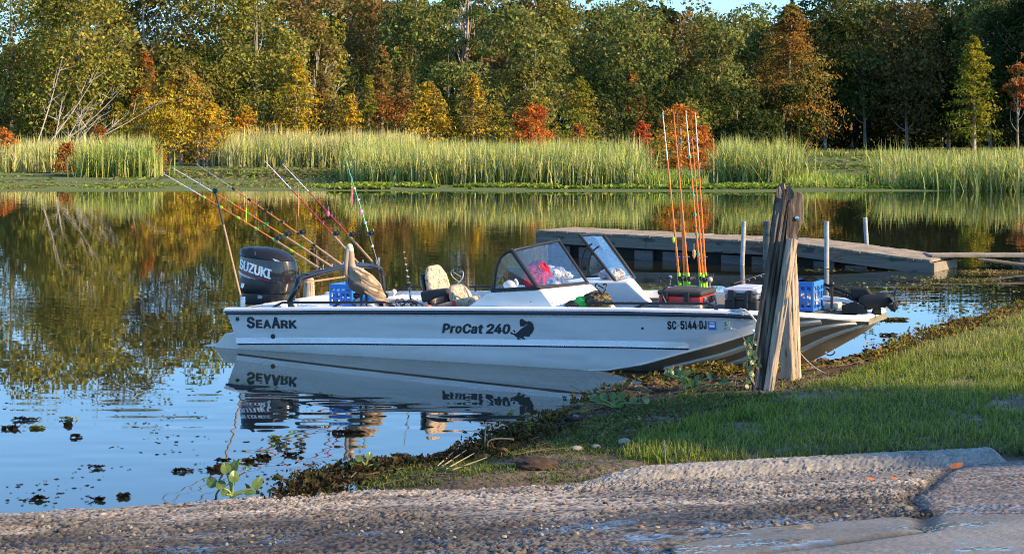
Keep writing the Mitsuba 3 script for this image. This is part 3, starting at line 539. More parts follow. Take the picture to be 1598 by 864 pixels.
k = rng.uniform((-24, 52), (24, 78), (420, 2)); P = np.c_[k, np.full(len(k), .006)]; m, c = leaves(P, unit(rng.normal(size=P.shape) * .06 + [0, 0, 1]), rng.uniform(.1, .5, len(k)), palette(MUDC, len(k)), long=1.6); add('drifting_leaves', m, 'm_leaf', color=c); say('drifting_leaves', 'scattered leaves drifting on the far water', 'leaves', kind='stuff')
# ---------------------------------------------------------------- the dock
D0, dd_, dq_ = np.array([.54, 36.8, 0]), np.array([.86, -.512, 0]), np.array([.512, .86, 0])
def dz(s): return float(np.interp(s, [0, 3.7, 5.6, 8.25], [.53, .47, .45, .21]))
def dk(s, q, z): return D0 + dd_ * s + dq_ * q + [0, 0, z]
def dbox(s0, s1, q0, q1, z0, z1, slope=True):
    v = [dk(s, q, z + (dz(s) if slope else 0)) for s in (s0, s1) for q in (q0, q1) for z in (z0, z1)]
    m = box([0, 0, 0], [1, 1, 1]); o = m.vertices.round().astype(int); return trimesh.Trimesh([v[a * 4 + b * 2 + c] for a, b, c in o], m.faces, process=False)
say('dock', 'weathered low wooden dock reaching across the water behind the boat', 'dock')
for s0, s1 in ((0, 2.45), (2.46, 4.98), (4.99, 5.6), (5.605, 8.22)): add('dock__beam', dbox(s0, s1, 0, .06, -.26, -.045), 'm_dockbeam')
for s0, s1 in ((0, 4.0), (4.01, 8.22)): add('dock__beam', dbox(s0, s1, 1.34, 1.40, -.30, -.045), 'm_dockbeam')
add('dock__end_beam', dbox(8.225, 8.28, .0, 1.40, -.32, -.05), 'm_plank'); add('dock__end_beam', dbox(-.055, -.003, 0, 1.40, -.30, -.05), 'm_dockbeam')
s = 0.0
while s < 8.2:
    w = .145 + rng.normal(0, .004); o = rng.normal(0, .012)
    add('dock__plank', dbox(s, s + w - .012, -.03 + o, 1.44 + o, -.04, rng.normal(0, .003)), 'm_plank'); s += w
s = .25; i = 0
while s < 7.2:
    w = .42 if i % 2 == 0 else .40
    zt = dz(s) - .31
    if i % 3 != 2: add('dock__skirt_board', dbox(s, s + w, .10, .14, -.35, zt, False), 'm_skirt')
    s += w + .22; i += 1
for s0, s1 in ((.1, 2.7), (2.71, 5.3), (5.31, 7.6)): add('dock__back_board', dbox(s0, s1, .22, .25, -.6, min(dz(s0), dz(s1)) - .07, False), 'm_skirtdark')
for s in (.4, 2.2, 4.2, 6.0, 7.9):
    for q in (.3, 1.15): add('dock__leg', dbox(s, s + .14, q, q + .14, -.7, dz(s) - .06, False), 'm_dockbeam')
def pipe(px, top, Y, r, m, lb, lean=0.0):
    p = world(px, top, Y); k = free('piling'); add(k, tube([[p[0] - lean, Y, -.8], [p[0], Y, p[2]]], [r, r * .95], 12), m, smooth=40); say(k, lb, 'piling')
pipe(1161, 345, 34.25, .045, 'm_galv', 'grey metal pipe leaning at the dock front left of the weathered posts', .06)
pipe(1290, 345, 33.45, .048, 'm_galv', 'grey metal pipe standing at the dock front right of the weathered posts')
pipe(1350, 339, 35.9, .045, 'm_galv', 'grey metal pipe tilted left on the far side of the dock', -.10)
pipe(1199, 344, 33.9, .105, 'm_dockbeam', 'thick grey wooden piling half hidden behind the weathered split post')
pl = world(1500, 398, 33.6)
say('gangway', 'narrow weathered plank walkway from the dock end to the right shore', 'walkway')
for q in (0, .24, .48): add('gangway__plank', box([7.75, 33.1 + q, .235], [14.5, 33.32 + q, .275]), 'm_plank')
for x in (9.4, 11.2, 13.0): add('gangway__leg', box([x, 33.2, -.5], [x + .09, 33.29, .232]), 'm_dockbeam'); add('gangway__leg', box([x, 33.6, -.5], [x + .09, 33.69, .232]), 'm_dockbeam')
add('gangway__brace', tube([[8.6, 33.15, .2], [10.6, 33.15, -.05]], .035, 6), 'm_dockbeam')
# ---------------------------------------------------------------- the two weathered posts
def logpost(a, b, r0, r1, seed, groove=.35, sides=72, rows_=90, jag=.12):
    a, b = np.array(a, float), np.array(b, float); th = np.arange(sides) * 2 * np.pi / sides; out = []
    topv = (meshkit.noise(np.stack([np.cos(th) * 2.2 + seed, np.sin(th) * 2.2, th * 0], 1), seed) - .5) * 2 * jag
    for i in range(rows_):
        s = i / (rows_ - 1); c = a + (b - a) * s
        n = meshkit.fbm(np.stack([np.cos(th) * 2.6 + seed, np.sin(th) * 2.6, th * 0 + s * .9], 1), 4, seed)
        g = 1 - groove * np.clip(1 - np.abs(n - .5) * 9, 0, 1) + .30 * (n - .5) + .06 * (meshkit.noise(np.stack([np.cos(th) * 9, np.sin(th) * 9, th * 0 + s * 7], 1), seed + 2) - .5)
        r = (r0 * (1 - s) + r1 * s) * (1 + .25 * max(0, .08 - s) / .08)
        out.append(np.stack([c[0] + np.cos(th) * r * g, c[1] + np.sin(th) * r * g, c[2] + topv * s ** 6], 1))
    out.append(np.repeat((out[-1].mean(0) - [0, 0, .05])[None], sides, 0)); return loft(out, closed=True)
zb = gz(2.38, 17.15)
pb, pt = np.array([2.30, 17.15, zb - .3]), world(1226, 308, 17.05)
say('weathered_post', 'dark split weathered wooden post leaning right in front of the bow', 'post')
add('weathered_post__trunk', logpost(pb, pt, .112, .098, 3, groove=.5, jag=.16), 'm_post', smooth=50)
for (o, w, s0, s1, m) in ((-.085, .035, .0, .93, 'm_post'), (-.03, .04, .02, 1.03, 'm_post'), (.02, .03, .0, .98, 'm_post')):   # long splinters standing off the split face
    a = pb + (pt - pb) * s0 + [o, -.10, .05]; b = pb + (pt - pb) * s1 + [o * .8, -.075, 0]
    add('weathered_post__splinter', logpost(a, b, w, w * .6, int(40 + o * 100), .3, 22, 40, .04), m, smooth=50)
a, b = np.array([2.40, 17.0, zb - .2]), world(1236, 372, 16.95)
add('weathered_post__pale_slab', logpost(a, b, .052, .060, 9, .25, 36, 70, .02), 'm_palewood', smooth=50)
a, b = world(1235, 395, 17.02), world(1242, 303, 17.0)
say('weathered_post__pale_slab', 'sunlit pale slab of wood along the right edge of the dark post')
add('weathered_post__top_board', cat([thick([world(1226, 380, 16.96), world(1240, 372, 16.96), world(1253, 343, 17.0), world(1252, 302, 17.0), world(1243, 299, 17.0), world(1231, 318, 16.96)], [.02, .075, 0])]), 'm_post')
add('weathered_post__bolt', lathe([(0, .001), (.05, .02), (.95, .02), (1, .001)], world(1244, 340, 16.955), world(1244, 340, 17.0), 12), 'm_steel')
zb2 = gz(2.8, 17.9); say('pale_post', 'pale sunlit wooden post standing just behind the dark split one', 'post')
add('pale_post__trunk', logpost([2.80, 18.0, zb2 - .3], world(1229, 345, 17.6), .105, .085, 5, .16, 64, 90, .05), 'm_palewood', smooth=50)
# ---------------------------------------------------------------- grass, dirt edge and shore litter on the near bank
DIRT = Polygon([(.9, 18.6), (2.0, 18.0), (3.2, 18.3), (4.6, 20.5), (5.2, 22.0), (4.3, 20.4), (3.1, 17.3), (2.1, 16.0), (1.3, 15.0), (.7, 14.3), (-.1, 13.6), (-1.6, 12.8), (-1.9, 13.0), (-.9, 14.0), (0, 15.2)])
def grass(key, poly, n, h0, h1, cb, ct, lb, w=.006, lean=.5, dense=.5, spread=0.0):
    q = fill(poly, n); p = shapely.points(q[:, 0], q[:, 1]); dirt = shapely.contains(DIRT, p) & (key != 'grass_001'); ramp = shapely.contains(RAMP, p); lake = shapely.contains(LAKE, p)
    cl = meshkit.fbm(np.stack([q[:, 0] * 1.6, q[:, 1] * 1.1, q[:, 0] * 0], 1), 4, 17)
    ok = ~ramp & ~lake & (~dirt | (rng.random(n) < .05)) & (rng.random(n) < np.clip((cl - .28) * 5, .12, 1)); q, cl = q[ok], cl[ok]; n = len(q)
    base = np.c_[q, landz(q[:, 0], q[:, 1]) - .005]
    tint = np.clip(rng.normal(.35, .3, n) + (cl - .5) * 1.2, 0, 1)[:, None]
    m, c = blades(base, rng.uniform(h0, h1, n) * (.6 + .8 * cl), w * rng.uniform(.6, 1.5, n), np.abs(rng.normal(lean, .35, n)), cb * (1 + rng.normal(0, .2, (n, 1))), (ct * (1 - tint) + np.array([.34, .33, .12]) * tint) * (1 + rng.normal(0, .15, (n, 1))))
    add(key, m, 'm_blade', color=c); say(key, lb, 'grass', kind='stuff')
LAWN = Polygon([(.75, 13.0), (3.6, 13.3), (4.4, 12.6), (9, 12.2), (11.5, 30), (9.2, 27.8), (7.0, 24.8), (5.7, 22.4), (4.8, 21.0), (3.6, 18.6), (2.9, 17.2), (1.9, 16.2), (1.1, 15.2)])
grass('grass', LAWN, 125000, .045, .125, np.array([.065, .125, .02]), np.array([.22, .31, .05]), 'green grass on the bank running back from the kerb', w=.007)
grass('grass_001', Polygon([(-1.7, 12.85), (.9, 12.75), (2.3, 15.2), (2.6, 16.6), (1.6, 17.0), (.4, 15.4), (-.7, 14.0)]), 42000, .012, .05, np.array([.04, .075, .018]), np.array([.09, .15, .035]), 'short sparse green growth on the muddy bank beside the ramp', w=.008, lean=.9)
grass('grass_002', Polygon([(1.2, 13.12), (3.6, 13.3), (4.6, 12.85), (8, 12.5), (8, 12.7), (3.5, 13.45), (1.2, 13.3)]), 2600, .06, .15, np.array([.07, .12, .025]), np.array([.30, .30, .09]), 'long unmown grass tufts leaning over the kerb', w=.006, lean=.8)
grass('grass_003', Polygon([(4.0, 19.2), (5.2, 21.4), (6.6, 24.0), (9, 27.4), (9.6, 27.0), (7.0, 22.8), (5.0, 19.6)]), 8000, .05, .14, np.array([.14, .16, .04]), np.array([.46, .42, .17]), 'dry straw tipped grass along the top of the water edge', w=.007, lean=.45)
grass('grass_004', Polygon([(1.2, 16.6), (2.0, 17.6), (3.2, 18.5), (3.6, 18.2), (2.6, 16.9), (1.6, 16.2)]), 4200, .03, .11, np.array([.10, .15, .03]), np.array([.33, .36, .07]), 'yellow green weeds around the foot of the posts', w=.012, lean=.7)
# rotted hyacinth and mud clods heaped along the water's edge
line = LineString([tuple(p) for p in SHORE[6:28]]); L = line.length
parts, cols = [], []
CL = trimesh.creation.icosphere(subdivisions=2, radius=1.0)
for i in range(1500):
    p = line.interpolate(rng.random() * L); x, y = p.x + rng.normal(0, .10), p.y + rng.normal(.02, .16)
    dens = float(meshkit.fbm(np.array([[x * .9, y * .9, 0]]), 3, 3)[0])
    if dens < .40: continue
    r = rng.uniform(.012, .045) * (.7 + dens); z = max(gz(x, y), -.01) + r * .15; v = CL.vertices * (1 + 1.0 * (meshkit.fbm(CL.vertices * 2.2 + i, 3, i % 50) - .5) * 2)[:, None] * r * [1.3, 1.3, .62] + [x, y, z]
    parts.append(trimesh.Trimesh(v, CL.faces, process=False)); wet_ = rng.random() < (.75 if y < 16 else .3)
    b = np.array([.028, .022, .015]) if wet_ else np.array([(.11, .065, .025), (.10, .10, .03), (.15, .10, .05)][rng.integers(3)])
    cols.append(np.clip(b * (.6 + .9 * meshkit.noise(v * 60, 1))[:, None], 0, 1))
add('shore_litter', cat(parts), 'm_tone', smooth=True, color=np.vstack(cols)); say('shore_litter', 'brown clods of rotting weed heaped along the near shoreline', 'debris', kind='stuff')
n = 26000; tpos = rng.random(n) * L; q = np.array([line.interpolate(t_).coords[0] for t_ in tpos]) + np.c_[rng.normal(0, .14, n), rng.normal(.03, .19, n)]
dens = meshkit.fbm(np.c_[q * 1.4, q[:, 0] * 0], 3, 3); q, dens = q[dens > .40], dens[dens > .40]; P = np.c_[q, np.maximum(landz(q[:, 0], q[:, 1]), 0) + .012 + rng.random(len(q)) * .07 * (dens - .3) * 4]
far_ = np.clip((q[:, 1] - 14) / 4, 0, 1)[:, None]; c0 = palette([(.16, .095, .03), (.12, .13, .03), (.20, .20, .04), (.10, .06, .028), (.25, .17, .07)], len(q)) * far_ + palette([(.03, .026, .018), (.05, .055, .02), (.06, .04, .022)], len(q)) * (1 - far_)
m, c = leaves(P, unit(rng.normal(size=P.shape) + [0, 0, .6]), rng.uniform(.018, .075, len(q)), c0, jitter=.3); add('shore_litter_001', m, 'm_leaf', color=c); say('shore_litter_001', 'curled dead leaves and scraps along the near shoreline', 'debris', kind='stuff')
# dead stems and twigs strewn on the mud
tw = []
for i in range(260):
    x, y = rng.uniform(-1.3, 5.0), 0; p = line.interpolate(rng.random() * L); x, y = p.x + rng.normal(.15, .25), p.y - abs(rng.normal(.1, .25)); a = rng.uniform(-.6, .6) + (0 if rng.random() < .7 else 1.5); l_ = rng.uniform(.08, .38)
    e = np.array([x + math.cos(a) * l_, y + math.sin(a) * l_]); tw.append(tube([[x, y, max(gz(x, y), 0) + .015], [e[0], e[1], max(gz(*e), 0) + .015 + rng.random() * .05]], [.0045, .003], 4, caps=False))
mat('m_deadstem', (.13, .10, .065), .9)
n2 = 5200; q = fill(DIRT, n2); q = q[~shapely.contains(LAKE, shapely.points(q[:, 0], q[:, 1]))]; P = np.c_[q, landz(q[:, 0], q[:, 1]) + .008 + rng.random(len(q)) * .012]; m, c = leaves(P, unit(rng.normal(size=P.shape) * .5 + [0, 0, 1]), rng.uniform(.012, .055, len(q)), palette([(.15, .10, .055), (.07, .05, .03), (.22, .17, .10), (.10, .11, .035), (.05, .035, .025)], len(q)), jitter=.3); add('leaf_litter', m, 'm_leaf', color=c); say('leaf_litter', 'dead leaf scraps strewn over the bare dirt of the bank', 'leaf litter', kind='stuff')
add('twigs', cat(tw), 'm_deadstem'); say('twigs', 'dead stems and twigs strewn along the muddy water edge', 'twigs', kind='stuff')
# small weed rafts floating on the near water, each a flat ragged cluster
def raft(x, y, w, d, col, n):
    q = np.c_[rng.normal(0, .33, n) * w, rng.normal(0, .33, n) * d] + [x, y]; P = np.c_[q, np.full(n, .008) + rng.random(n) * .02]
    return leaves(P, unit(rng.normal(size=P.shape) * .35 + [0, 0, 1]), rng.uniform(.02, .065, n), np.tile(col, (n, 1)), long=1.4, jitter=.3)
DK, GW = (.020, .017, .012), (.16, .17, .035)
for px, py, w, d, c_, lb in [(408, 714, .16, .10, DK, 'dark weed clump, rightmost of the row beyond the water plant'), (388, 720, .2, .06, DK, 'dark weed raft just left of the rightmost clump beyond the water plant'), (352, 721, .2, .07, DK, 'dark weed raft behind the tall leaf of the water plant'), (335, 733, .24, .07, DK, 'dark weed raft nearest the water plant'),
        (18, 669, .20, .10, DK, 'dark floating clump near the left edge of the picture'), (104, 654, .17, .07, GW, 'green floating leaf raft near the left edge'), (58, 668, .2, .07, GW, 'green floating weed raft right of the dark clump by the left edge'), (40, 655, .28, .10, DK, 'broad dark weed raft at the left edge'),
        (105, 663, .12, .05, DK, 'small dark weed raft below the green leaf raft'), (120, 682, .16, .05, DK, 'lone dark weed raft in open water at the left'), (60, 779, .16, .06, DK, 'dark weed raft closest to the ramp at the left'), (153, 730, .14, .05, DK, 'tiny dark raft at mid left water'), (280, 735, .20, .06, DK, 'ragged dark raft left of the water plant'),
        (154, 780, .12, .05, DK, 'small dark raft near the ramp edge'), (192, 775, .14, .05, DK, 'second small dark raft near the ramp edge'), (455, 710, .14, .08, DK, 'dark clump right of the rafts beyond the water plant'), (540, 676, .4, .10, DK, 'long dark raft below the bird reflection'), (1395, 499, .5, .25, (.10, .085, .03), 'brown weed raft right of the bow'), (1388, 523, .35, .12, (.07, .06, .03), 'second brown weed raft right of the bow'), (615, 720, .14, .10, DK, 'dark clump in the water before the muddy bank'),
        (270, 567, .16, .06, GW, 'lone green leaf raft on blue water left of the boat'), (425, 684, .16, .05, GW, 'small green raft under the motor reflection'), (1505, 438, 1.6, .8, (.16, .14, .05), 'broad leafy raft in front of the gangway'), (1440, 450, 1.2, .6, (.13, .12, .05), 'leafy raft between dock end and bow'), (1555, 425, 1.6, 1.0, (.20, .15, .06), 'yellow brown weed bank under the gangway')]:
    p = ground_pt(px, py); kk_ = int(np.clip(w * d * 2600, 26, 1200)); m, c = raft(p[0], p[1], w * .52, d * .5, c_, kk_); k = free('weed_raft'); add(k, m, 'm_leaf', color=c); say(k, lb, 'floating weed', None, 'stuff' if kk_ > 600 else None)
n = 900; px, py = rng.uniform(0, 520, n), 560 + 230 * rng.random(n) ** .8; w = meshkit.fbm(np.c_[px * .012, py * .03, px * 0], 3, 5); q = np.array([ground_pt(a, b) for a, b in zip(px[w > .56], py[w > .56])])
q = q[shapely.contains(LAKE, shapely.points(q[:, 0], q[:, 1]))]; m, c = leaves(q + [0, 0, .006], unit(rng.normal(size=q.shape) * .1 + [0, 0, 1]), rng.uniform(.012, .06, len(q)), np.tile((.03, .026, .016), (len(q), 1)), long=1.8); add('floating_specks', m, 'm_leaf', color=c); say('floating_specks', 'dark specks of weed scattered over the near water', 'floating weed', kind='stuff')
n = 2200; q = np.c_[rng.uniform(5.2, 11, n), rng.uniform(24, 36, n)]; w = meshkit.fbm(np.c_[q[:, 0] * .7, q[:, 1] * .9, q[:, 0] * 0], 3, 6); q = q[w > .52]; P = np.c_[q, np.full(len(q), .008)]; m, c = leaves(P, unit(rng.normal(size=P.shape) * .2 + [0, 0, 1]), rng.uniform(.03, .12, len(q)), palette([(.16, .15, .05), (.26, .20, .08), (.10, .12, .03)], len(q)), long=1.5); add('floating_specks_001', m, 'm_leaf', color=c); say('floating_specks_001', 'leaf scraps floating between the bow and the dock end', 'floating weed', kind='stuff')
# the water plant with round glossy leaves at the edge of the ramp
def leafblade(c, n, up, l_, w, col):
    n = unit(np.array(n, float)); up = np.array(up, float); up = unit(up - n * (up @ n)); s = np.cross(n, up); t_ = np.linspace(0, np.pi * 2, 22)[:-1]
    rim = np.array(c) + np.outer(np.cos(t_) * l_ * .5 + .5 * l_, up) + np.outer(np.sin(t_) * w * .5 * (1 - .25 * np.cos(t_)), s) + np.outer(np.abs(np.sin(t_)) * w * .12, n)
    return thick(rim, -n * .004)
def water_plant(key, base, spec, lb):
    k = free(key); say(k, lb, 'plant')
    for dx, dy, dz_, l_, w, nrm, upd in spec:
        b = np.array(base, float); e = b + [dx, dy, dz_]
        add(k + '__stalk', tube([b, b + [dx * .35, dy * .3, dz_ * .6], e], [.014, .010, .006], 7, spline=7), 'm_stalk', smooth=True); add(k + '__leaf', leafblade(e, nrm, upd, l_, w, 0), 'm_glossleaf')
mat('m_glossleaf', lambda p, n, uv: mix((.035, .075, .016), (.12, .17, .03), fbm(p.x * 14, p.y * 14, p.z * 14)), .32); mat('m_stalk', (.14, .20, .05), .4)
wp = ground_pt(362, 778); wp[2] = .02
water_plant('water_hyacinth', wp, [(-.035, 0, .155, .085, .075, (.2, -1, .25), (-.2, 0, 1)), (.0, .02, .17, .075, .07, (-.3, -1, .3), (.3, 0, 1)), (.012, -.03, .10, .085, .075, (.5, -1, .2), (.2, 0, 1)), (-.115, 0, .07, .085, .075, (-.2, -1, .5), (-.7, 0, .7)), (-.055, -.03, .06, .07, .07, (0, -1, .6), (-.4, 0, .6)), (.15, 0, .05, .10, .07, (.1, -1, .5), (.5, 0, .85)), (.09, -.02, .025, .08, .05, (0, -.6, 1), (1, 0, .2)), (-.03, -.05, .02, .05, .05, (0, -1, .6), (-.5, 0, .5))], 'green water plant with round glossy leaves at the edge of the ramp')
wp = ground_pt(570, 735); wp[2] = .03
water_plant('water_hyacinth', wp, [(-.03, 0, .05, .06, .05, (0, -1, .5), (-.6, 0, .6)), (.02, 0, .06, .06, .05, (.2, -1, .4), (.3, 0, .8)), (.06, 0, .02, .05, .04, (0, -1, .8), (.9, 0, .3)), (-.07, 0, .02, .05, .04, (0, -1, .8), (-.9, 0, .3))], 'small dark leafy plant sprouting from the muddy bank edge')
b = np.array([1.72, 17.2, gz(1.72, 17.2)])
water_plant('broadleaf_weed', b, [(rng.normal(0, .14), rng.normal(0, .08), rng.uniform(.04, .2), .09, .055, (rng.normal(0, .5), -1, .6), (rng.normal(0, .8), 0, .8)) for i in range(14)], 'yellow green leafy weed beside the foot of the split post')
b = np.array([.93, 16.3, gz(.93, 16.3) + .02])
water_plant('broadleaf_weed', b, [(rng.normal(0, .12), rng.normal(0, .06), rng.uniform(.02, .08), .085, .07, (rng.normal(0, .4), -1, .7), (rng.normal(0, .8), 0, .6)) for i in range(9)], 'pale lit leaves on the mud point beside the hull reflection')
# vine climbing the left side of the split post, with one twig reaching over the hull lettering
vk = 'vine'; say(vk, 'leafy vine climbing the left side of the split post', 'vine')
va = [world(1177, 598, 17.0), world(1166, 560, 17.0), world(1162, 530, 17.0), world(1150, 515, 17.0), world(1140, 511, 17.0)]
add('vine__stem', cat([tube(va, [.008, .006, .005, .004, .003], 5, spline=16), tube([world(1177, 600, 16.98), world(1172, 560, 16.98), world(1178, 520, 16.98)], .005, 5, spline=9), tube([world(1140, 511, 17.), world(1134, 503, 17.)], .003, 4)]), 'm_bark')
for i in range(30):
    px, py = (rng.uniform(1163, 1182), rng.uniform(515, 600)) if i < 24 else (rng.uniform(1132, 1146), rng.uniform(500, 514))
    add('vine__leaf', leafblade(world(px, py, 16.96), (rng.normal(0, .6), -1, .4), (rng.normal(0, 1), 0, -.6), .055 if i < 24 else .025, .04 if i < 24 else .018, 0), 'm_glossleaf')
# bent old pipe standing in the shallows, stones, stick, leaf
bp0 = ground_pt(764, 712)
add('bent_pipe', cat([tube([bp0 + [.03, 0, -.1], bp0 + [-.01, 0, .06], bp0 + [-.012, 0, .115], bp0 + [.02, 0, .135], bp0 + [.19, 0, .135]], .0075, 7, spline=18)]), 'm_plank', smooth=True); say('bent_pipe', 'thin bent pale pipe sticking out of the shallows off the muddy bank', 'pipe')
add('stake', tube([bp0 + [-.045, .02, -.1], bp0 + [-.035, .02, .21]], [.009, .006], 6), 'm_palewood'); say('stake', 'short thin upright stake beside the bent pipe', 'stake')
for px, py, r, lb in [(975, 677, .042, 'rounded pale stone at the edge of the grass'), (930, 683, .03, 'small stone on the dirt left of the rounded pale stone'), (900, 685, .035, 'flat pale stone on the dirt bank')]:
    p = ground_pt(px, py, .14); k = free('stone'); add(k, blob([p[0], p[1], gz(p[0], p[1]) + r * .35], r, int(px), .2, 1.6, 2, squash=(1.3, 1.1, .75)), 'm_stone', smooth=True); say(k, lb, 'stone')
mat('m_stone', lambda p, n, uv: mix((.22, .19, .15), (.36, .32, .26), fbm(p.x * 30, p.y * 30, p.z * 30)), .9)
p = ground_pt(838, 722, .12); add('mud_clod', blob([p[0], p[1], gz(p[0], p[1]) + .03], .11, 5, .35, 2.0, 3, squash=(1.4, .9, .55)), 'm_mud', smooth=True); say('mud_clod', 'dark reddish mud clod on the bank above the ramp', 'clod')
mat('m_mud', lambda p, n, uv: mix((.025, .014, .010), (.07, .045, .03), fbm(p.x * 50, p.y * 50, p.z * 50)), .9)
p = ground_pt(1483, 729, .22); zz = float(rampz(np.array([p[0]]), np.array([p[1]]))[0])
add('fallen_leaf', leafblade([p[0], p[1], zz + .012], (-.2, -.5, 1), (1, .3, .1), .10, .055, 0), 'm_deadleaf'); say('fallen_leaf', 'orange brown fallen leaf on the pavement near the kerb end', 'leaf'); mat('m_deadleaf', (.34, .11, .03), .7)
for px, py, w, lb in [(1390, 758, .05, 'tiny brown leaf scrap on the ramp left of the crack'), (1352, 757, .06, 'curled brown leaf scrap at the middle of the ramp')]:
    p = ground_pt(px, py, .22); zz = float(rampz(np.array([p[0]]), np.array([p[1]]))[0]); k = free('fallen_leaf'); add(k, leafblade([p[0], p[1], zz + .012], (.2, -.6, 1), (1, .1, .1), w, w * .5, 0), 'm_deadleaf'); say(k, lb, 'leaf')
for px, py, h, lb in [(1308, 0, 0, '')][:0]: pass
p = ground_pt(1040, 715, .30); add('dry_stem', tube([[p[0], p[1], .2], [p[0] - .015, p[1], .43]], [.005, .003], 5), 'm_plank'); say('dry_stem', 'single dry stem standing up behind the left end of the kerb', 'stem')
sp = []
mat('m_deadreed', (.26, .22, .11), .8)
for (a, b, c_, d) in [(690, 728, 728, 704), (696, 735, 740, 712), (683, 726, 716, 696), (705, 738, 760, 724), (679, 732, 750, 736)]:
    q0, q1 = ground_pt(a, b, .06), ground_pt(c_, d, .10); sp.append(tube([[q0[0], q0[1], gz(q0[0], q0[1]) + .03], [q1[0], q1[1], gz(q1[0], q1[1]) + .09]], [.006, .003], 5))
add('dead_reed_stems', cat(sp), 'm_deadreed'); say('dead_reed_stems', 'bundle of pale dead reed stems lying over the muddy bank edge', 'reeds', kind='stuff')
# ---------------------------------------------------------------- the boat. Frame: u from stern to bow, t to port, z above the water
BOAT = np.array([[.906, .423, 0, -2.844], [-.423, .906, 0, 22.157], [0, 0, 1, 0], [0, 0, 0, 1.0]])
def bt(key, mesh, m, smooth=False, color=None): return add(key, mesh, m, smooth, color, BOAT)
def BW(u, t, z): return (BOAT @ [u, t, z, 1])[:3]
def bp(px, py, t):
    """a measured point of the boat lying in its lengthwise plane t"""
    a = (px - CX) / F; u = (a * (22.157 + .906 * t) + 2.844 - .423 * t) / (.906 + .423 * a); Y = 22.157 + .906 * t - .423 * u
    return np.array([u, t, EYE - (py - HZ) * Y / F])
US = np.r_[np.linspace(0, 5, 26), np.linspace(5.1, 7.42, 36)]
ZG = lambda u: np.interp(u, [0, 1.6, 3.32, 5, 6, 6.8, 7.42], [.445, .52, .59, .652, .672, .655, .60])
WG = lambda u: np.interp(u, [0, 4.8, 5.4, 5.9, 6.3, 6.6, 6.9, 7.15, 7.32, 7.42], [1.2, 1.2, 1.19, 1.16, 1.11, 1.03, .91, .75, .58, .40])
ZC = lambda u: np.interp(u, [0, 3.3, 4.2, 4.76, 5.2, 5.6, 6.0, 6.3, 6.55, 6.78, 6.95, 7.2, 7.42], [-.17, -.05, -.03, .01, .10, .225, .345, .45, .54, .632, .63, .605, .575])
WC = lambda u: WG(u) * np.interp(u, [0, 5, 6.3, 7.42], [.95, .95, .955, .985])
ZK = lambda u: np.interp(u, [0, 4.6, 5.3, 5.9, 6.4, 6.8, 7.1, 7.3, 7.42], [-.38, -.37, -.33, -.22, -.06, .13, .31, .43, .53])
RK = lambda u, z: .34 * (ZG(0) - z) * np.clip(1 - u / 1.2, 0, 1)       # raked transom
def side_t(u, z):
    f = np.clip((z - ZC(u)) / np.maximum(ZG(u) - ZC(u), .02), 0, 1); return -(WC(u) + (WG(u) - WC(u)) * f)
say('fishing_boat', 'white aluminium fishing boat with dark bow bottom moored along the bank', 'boat')
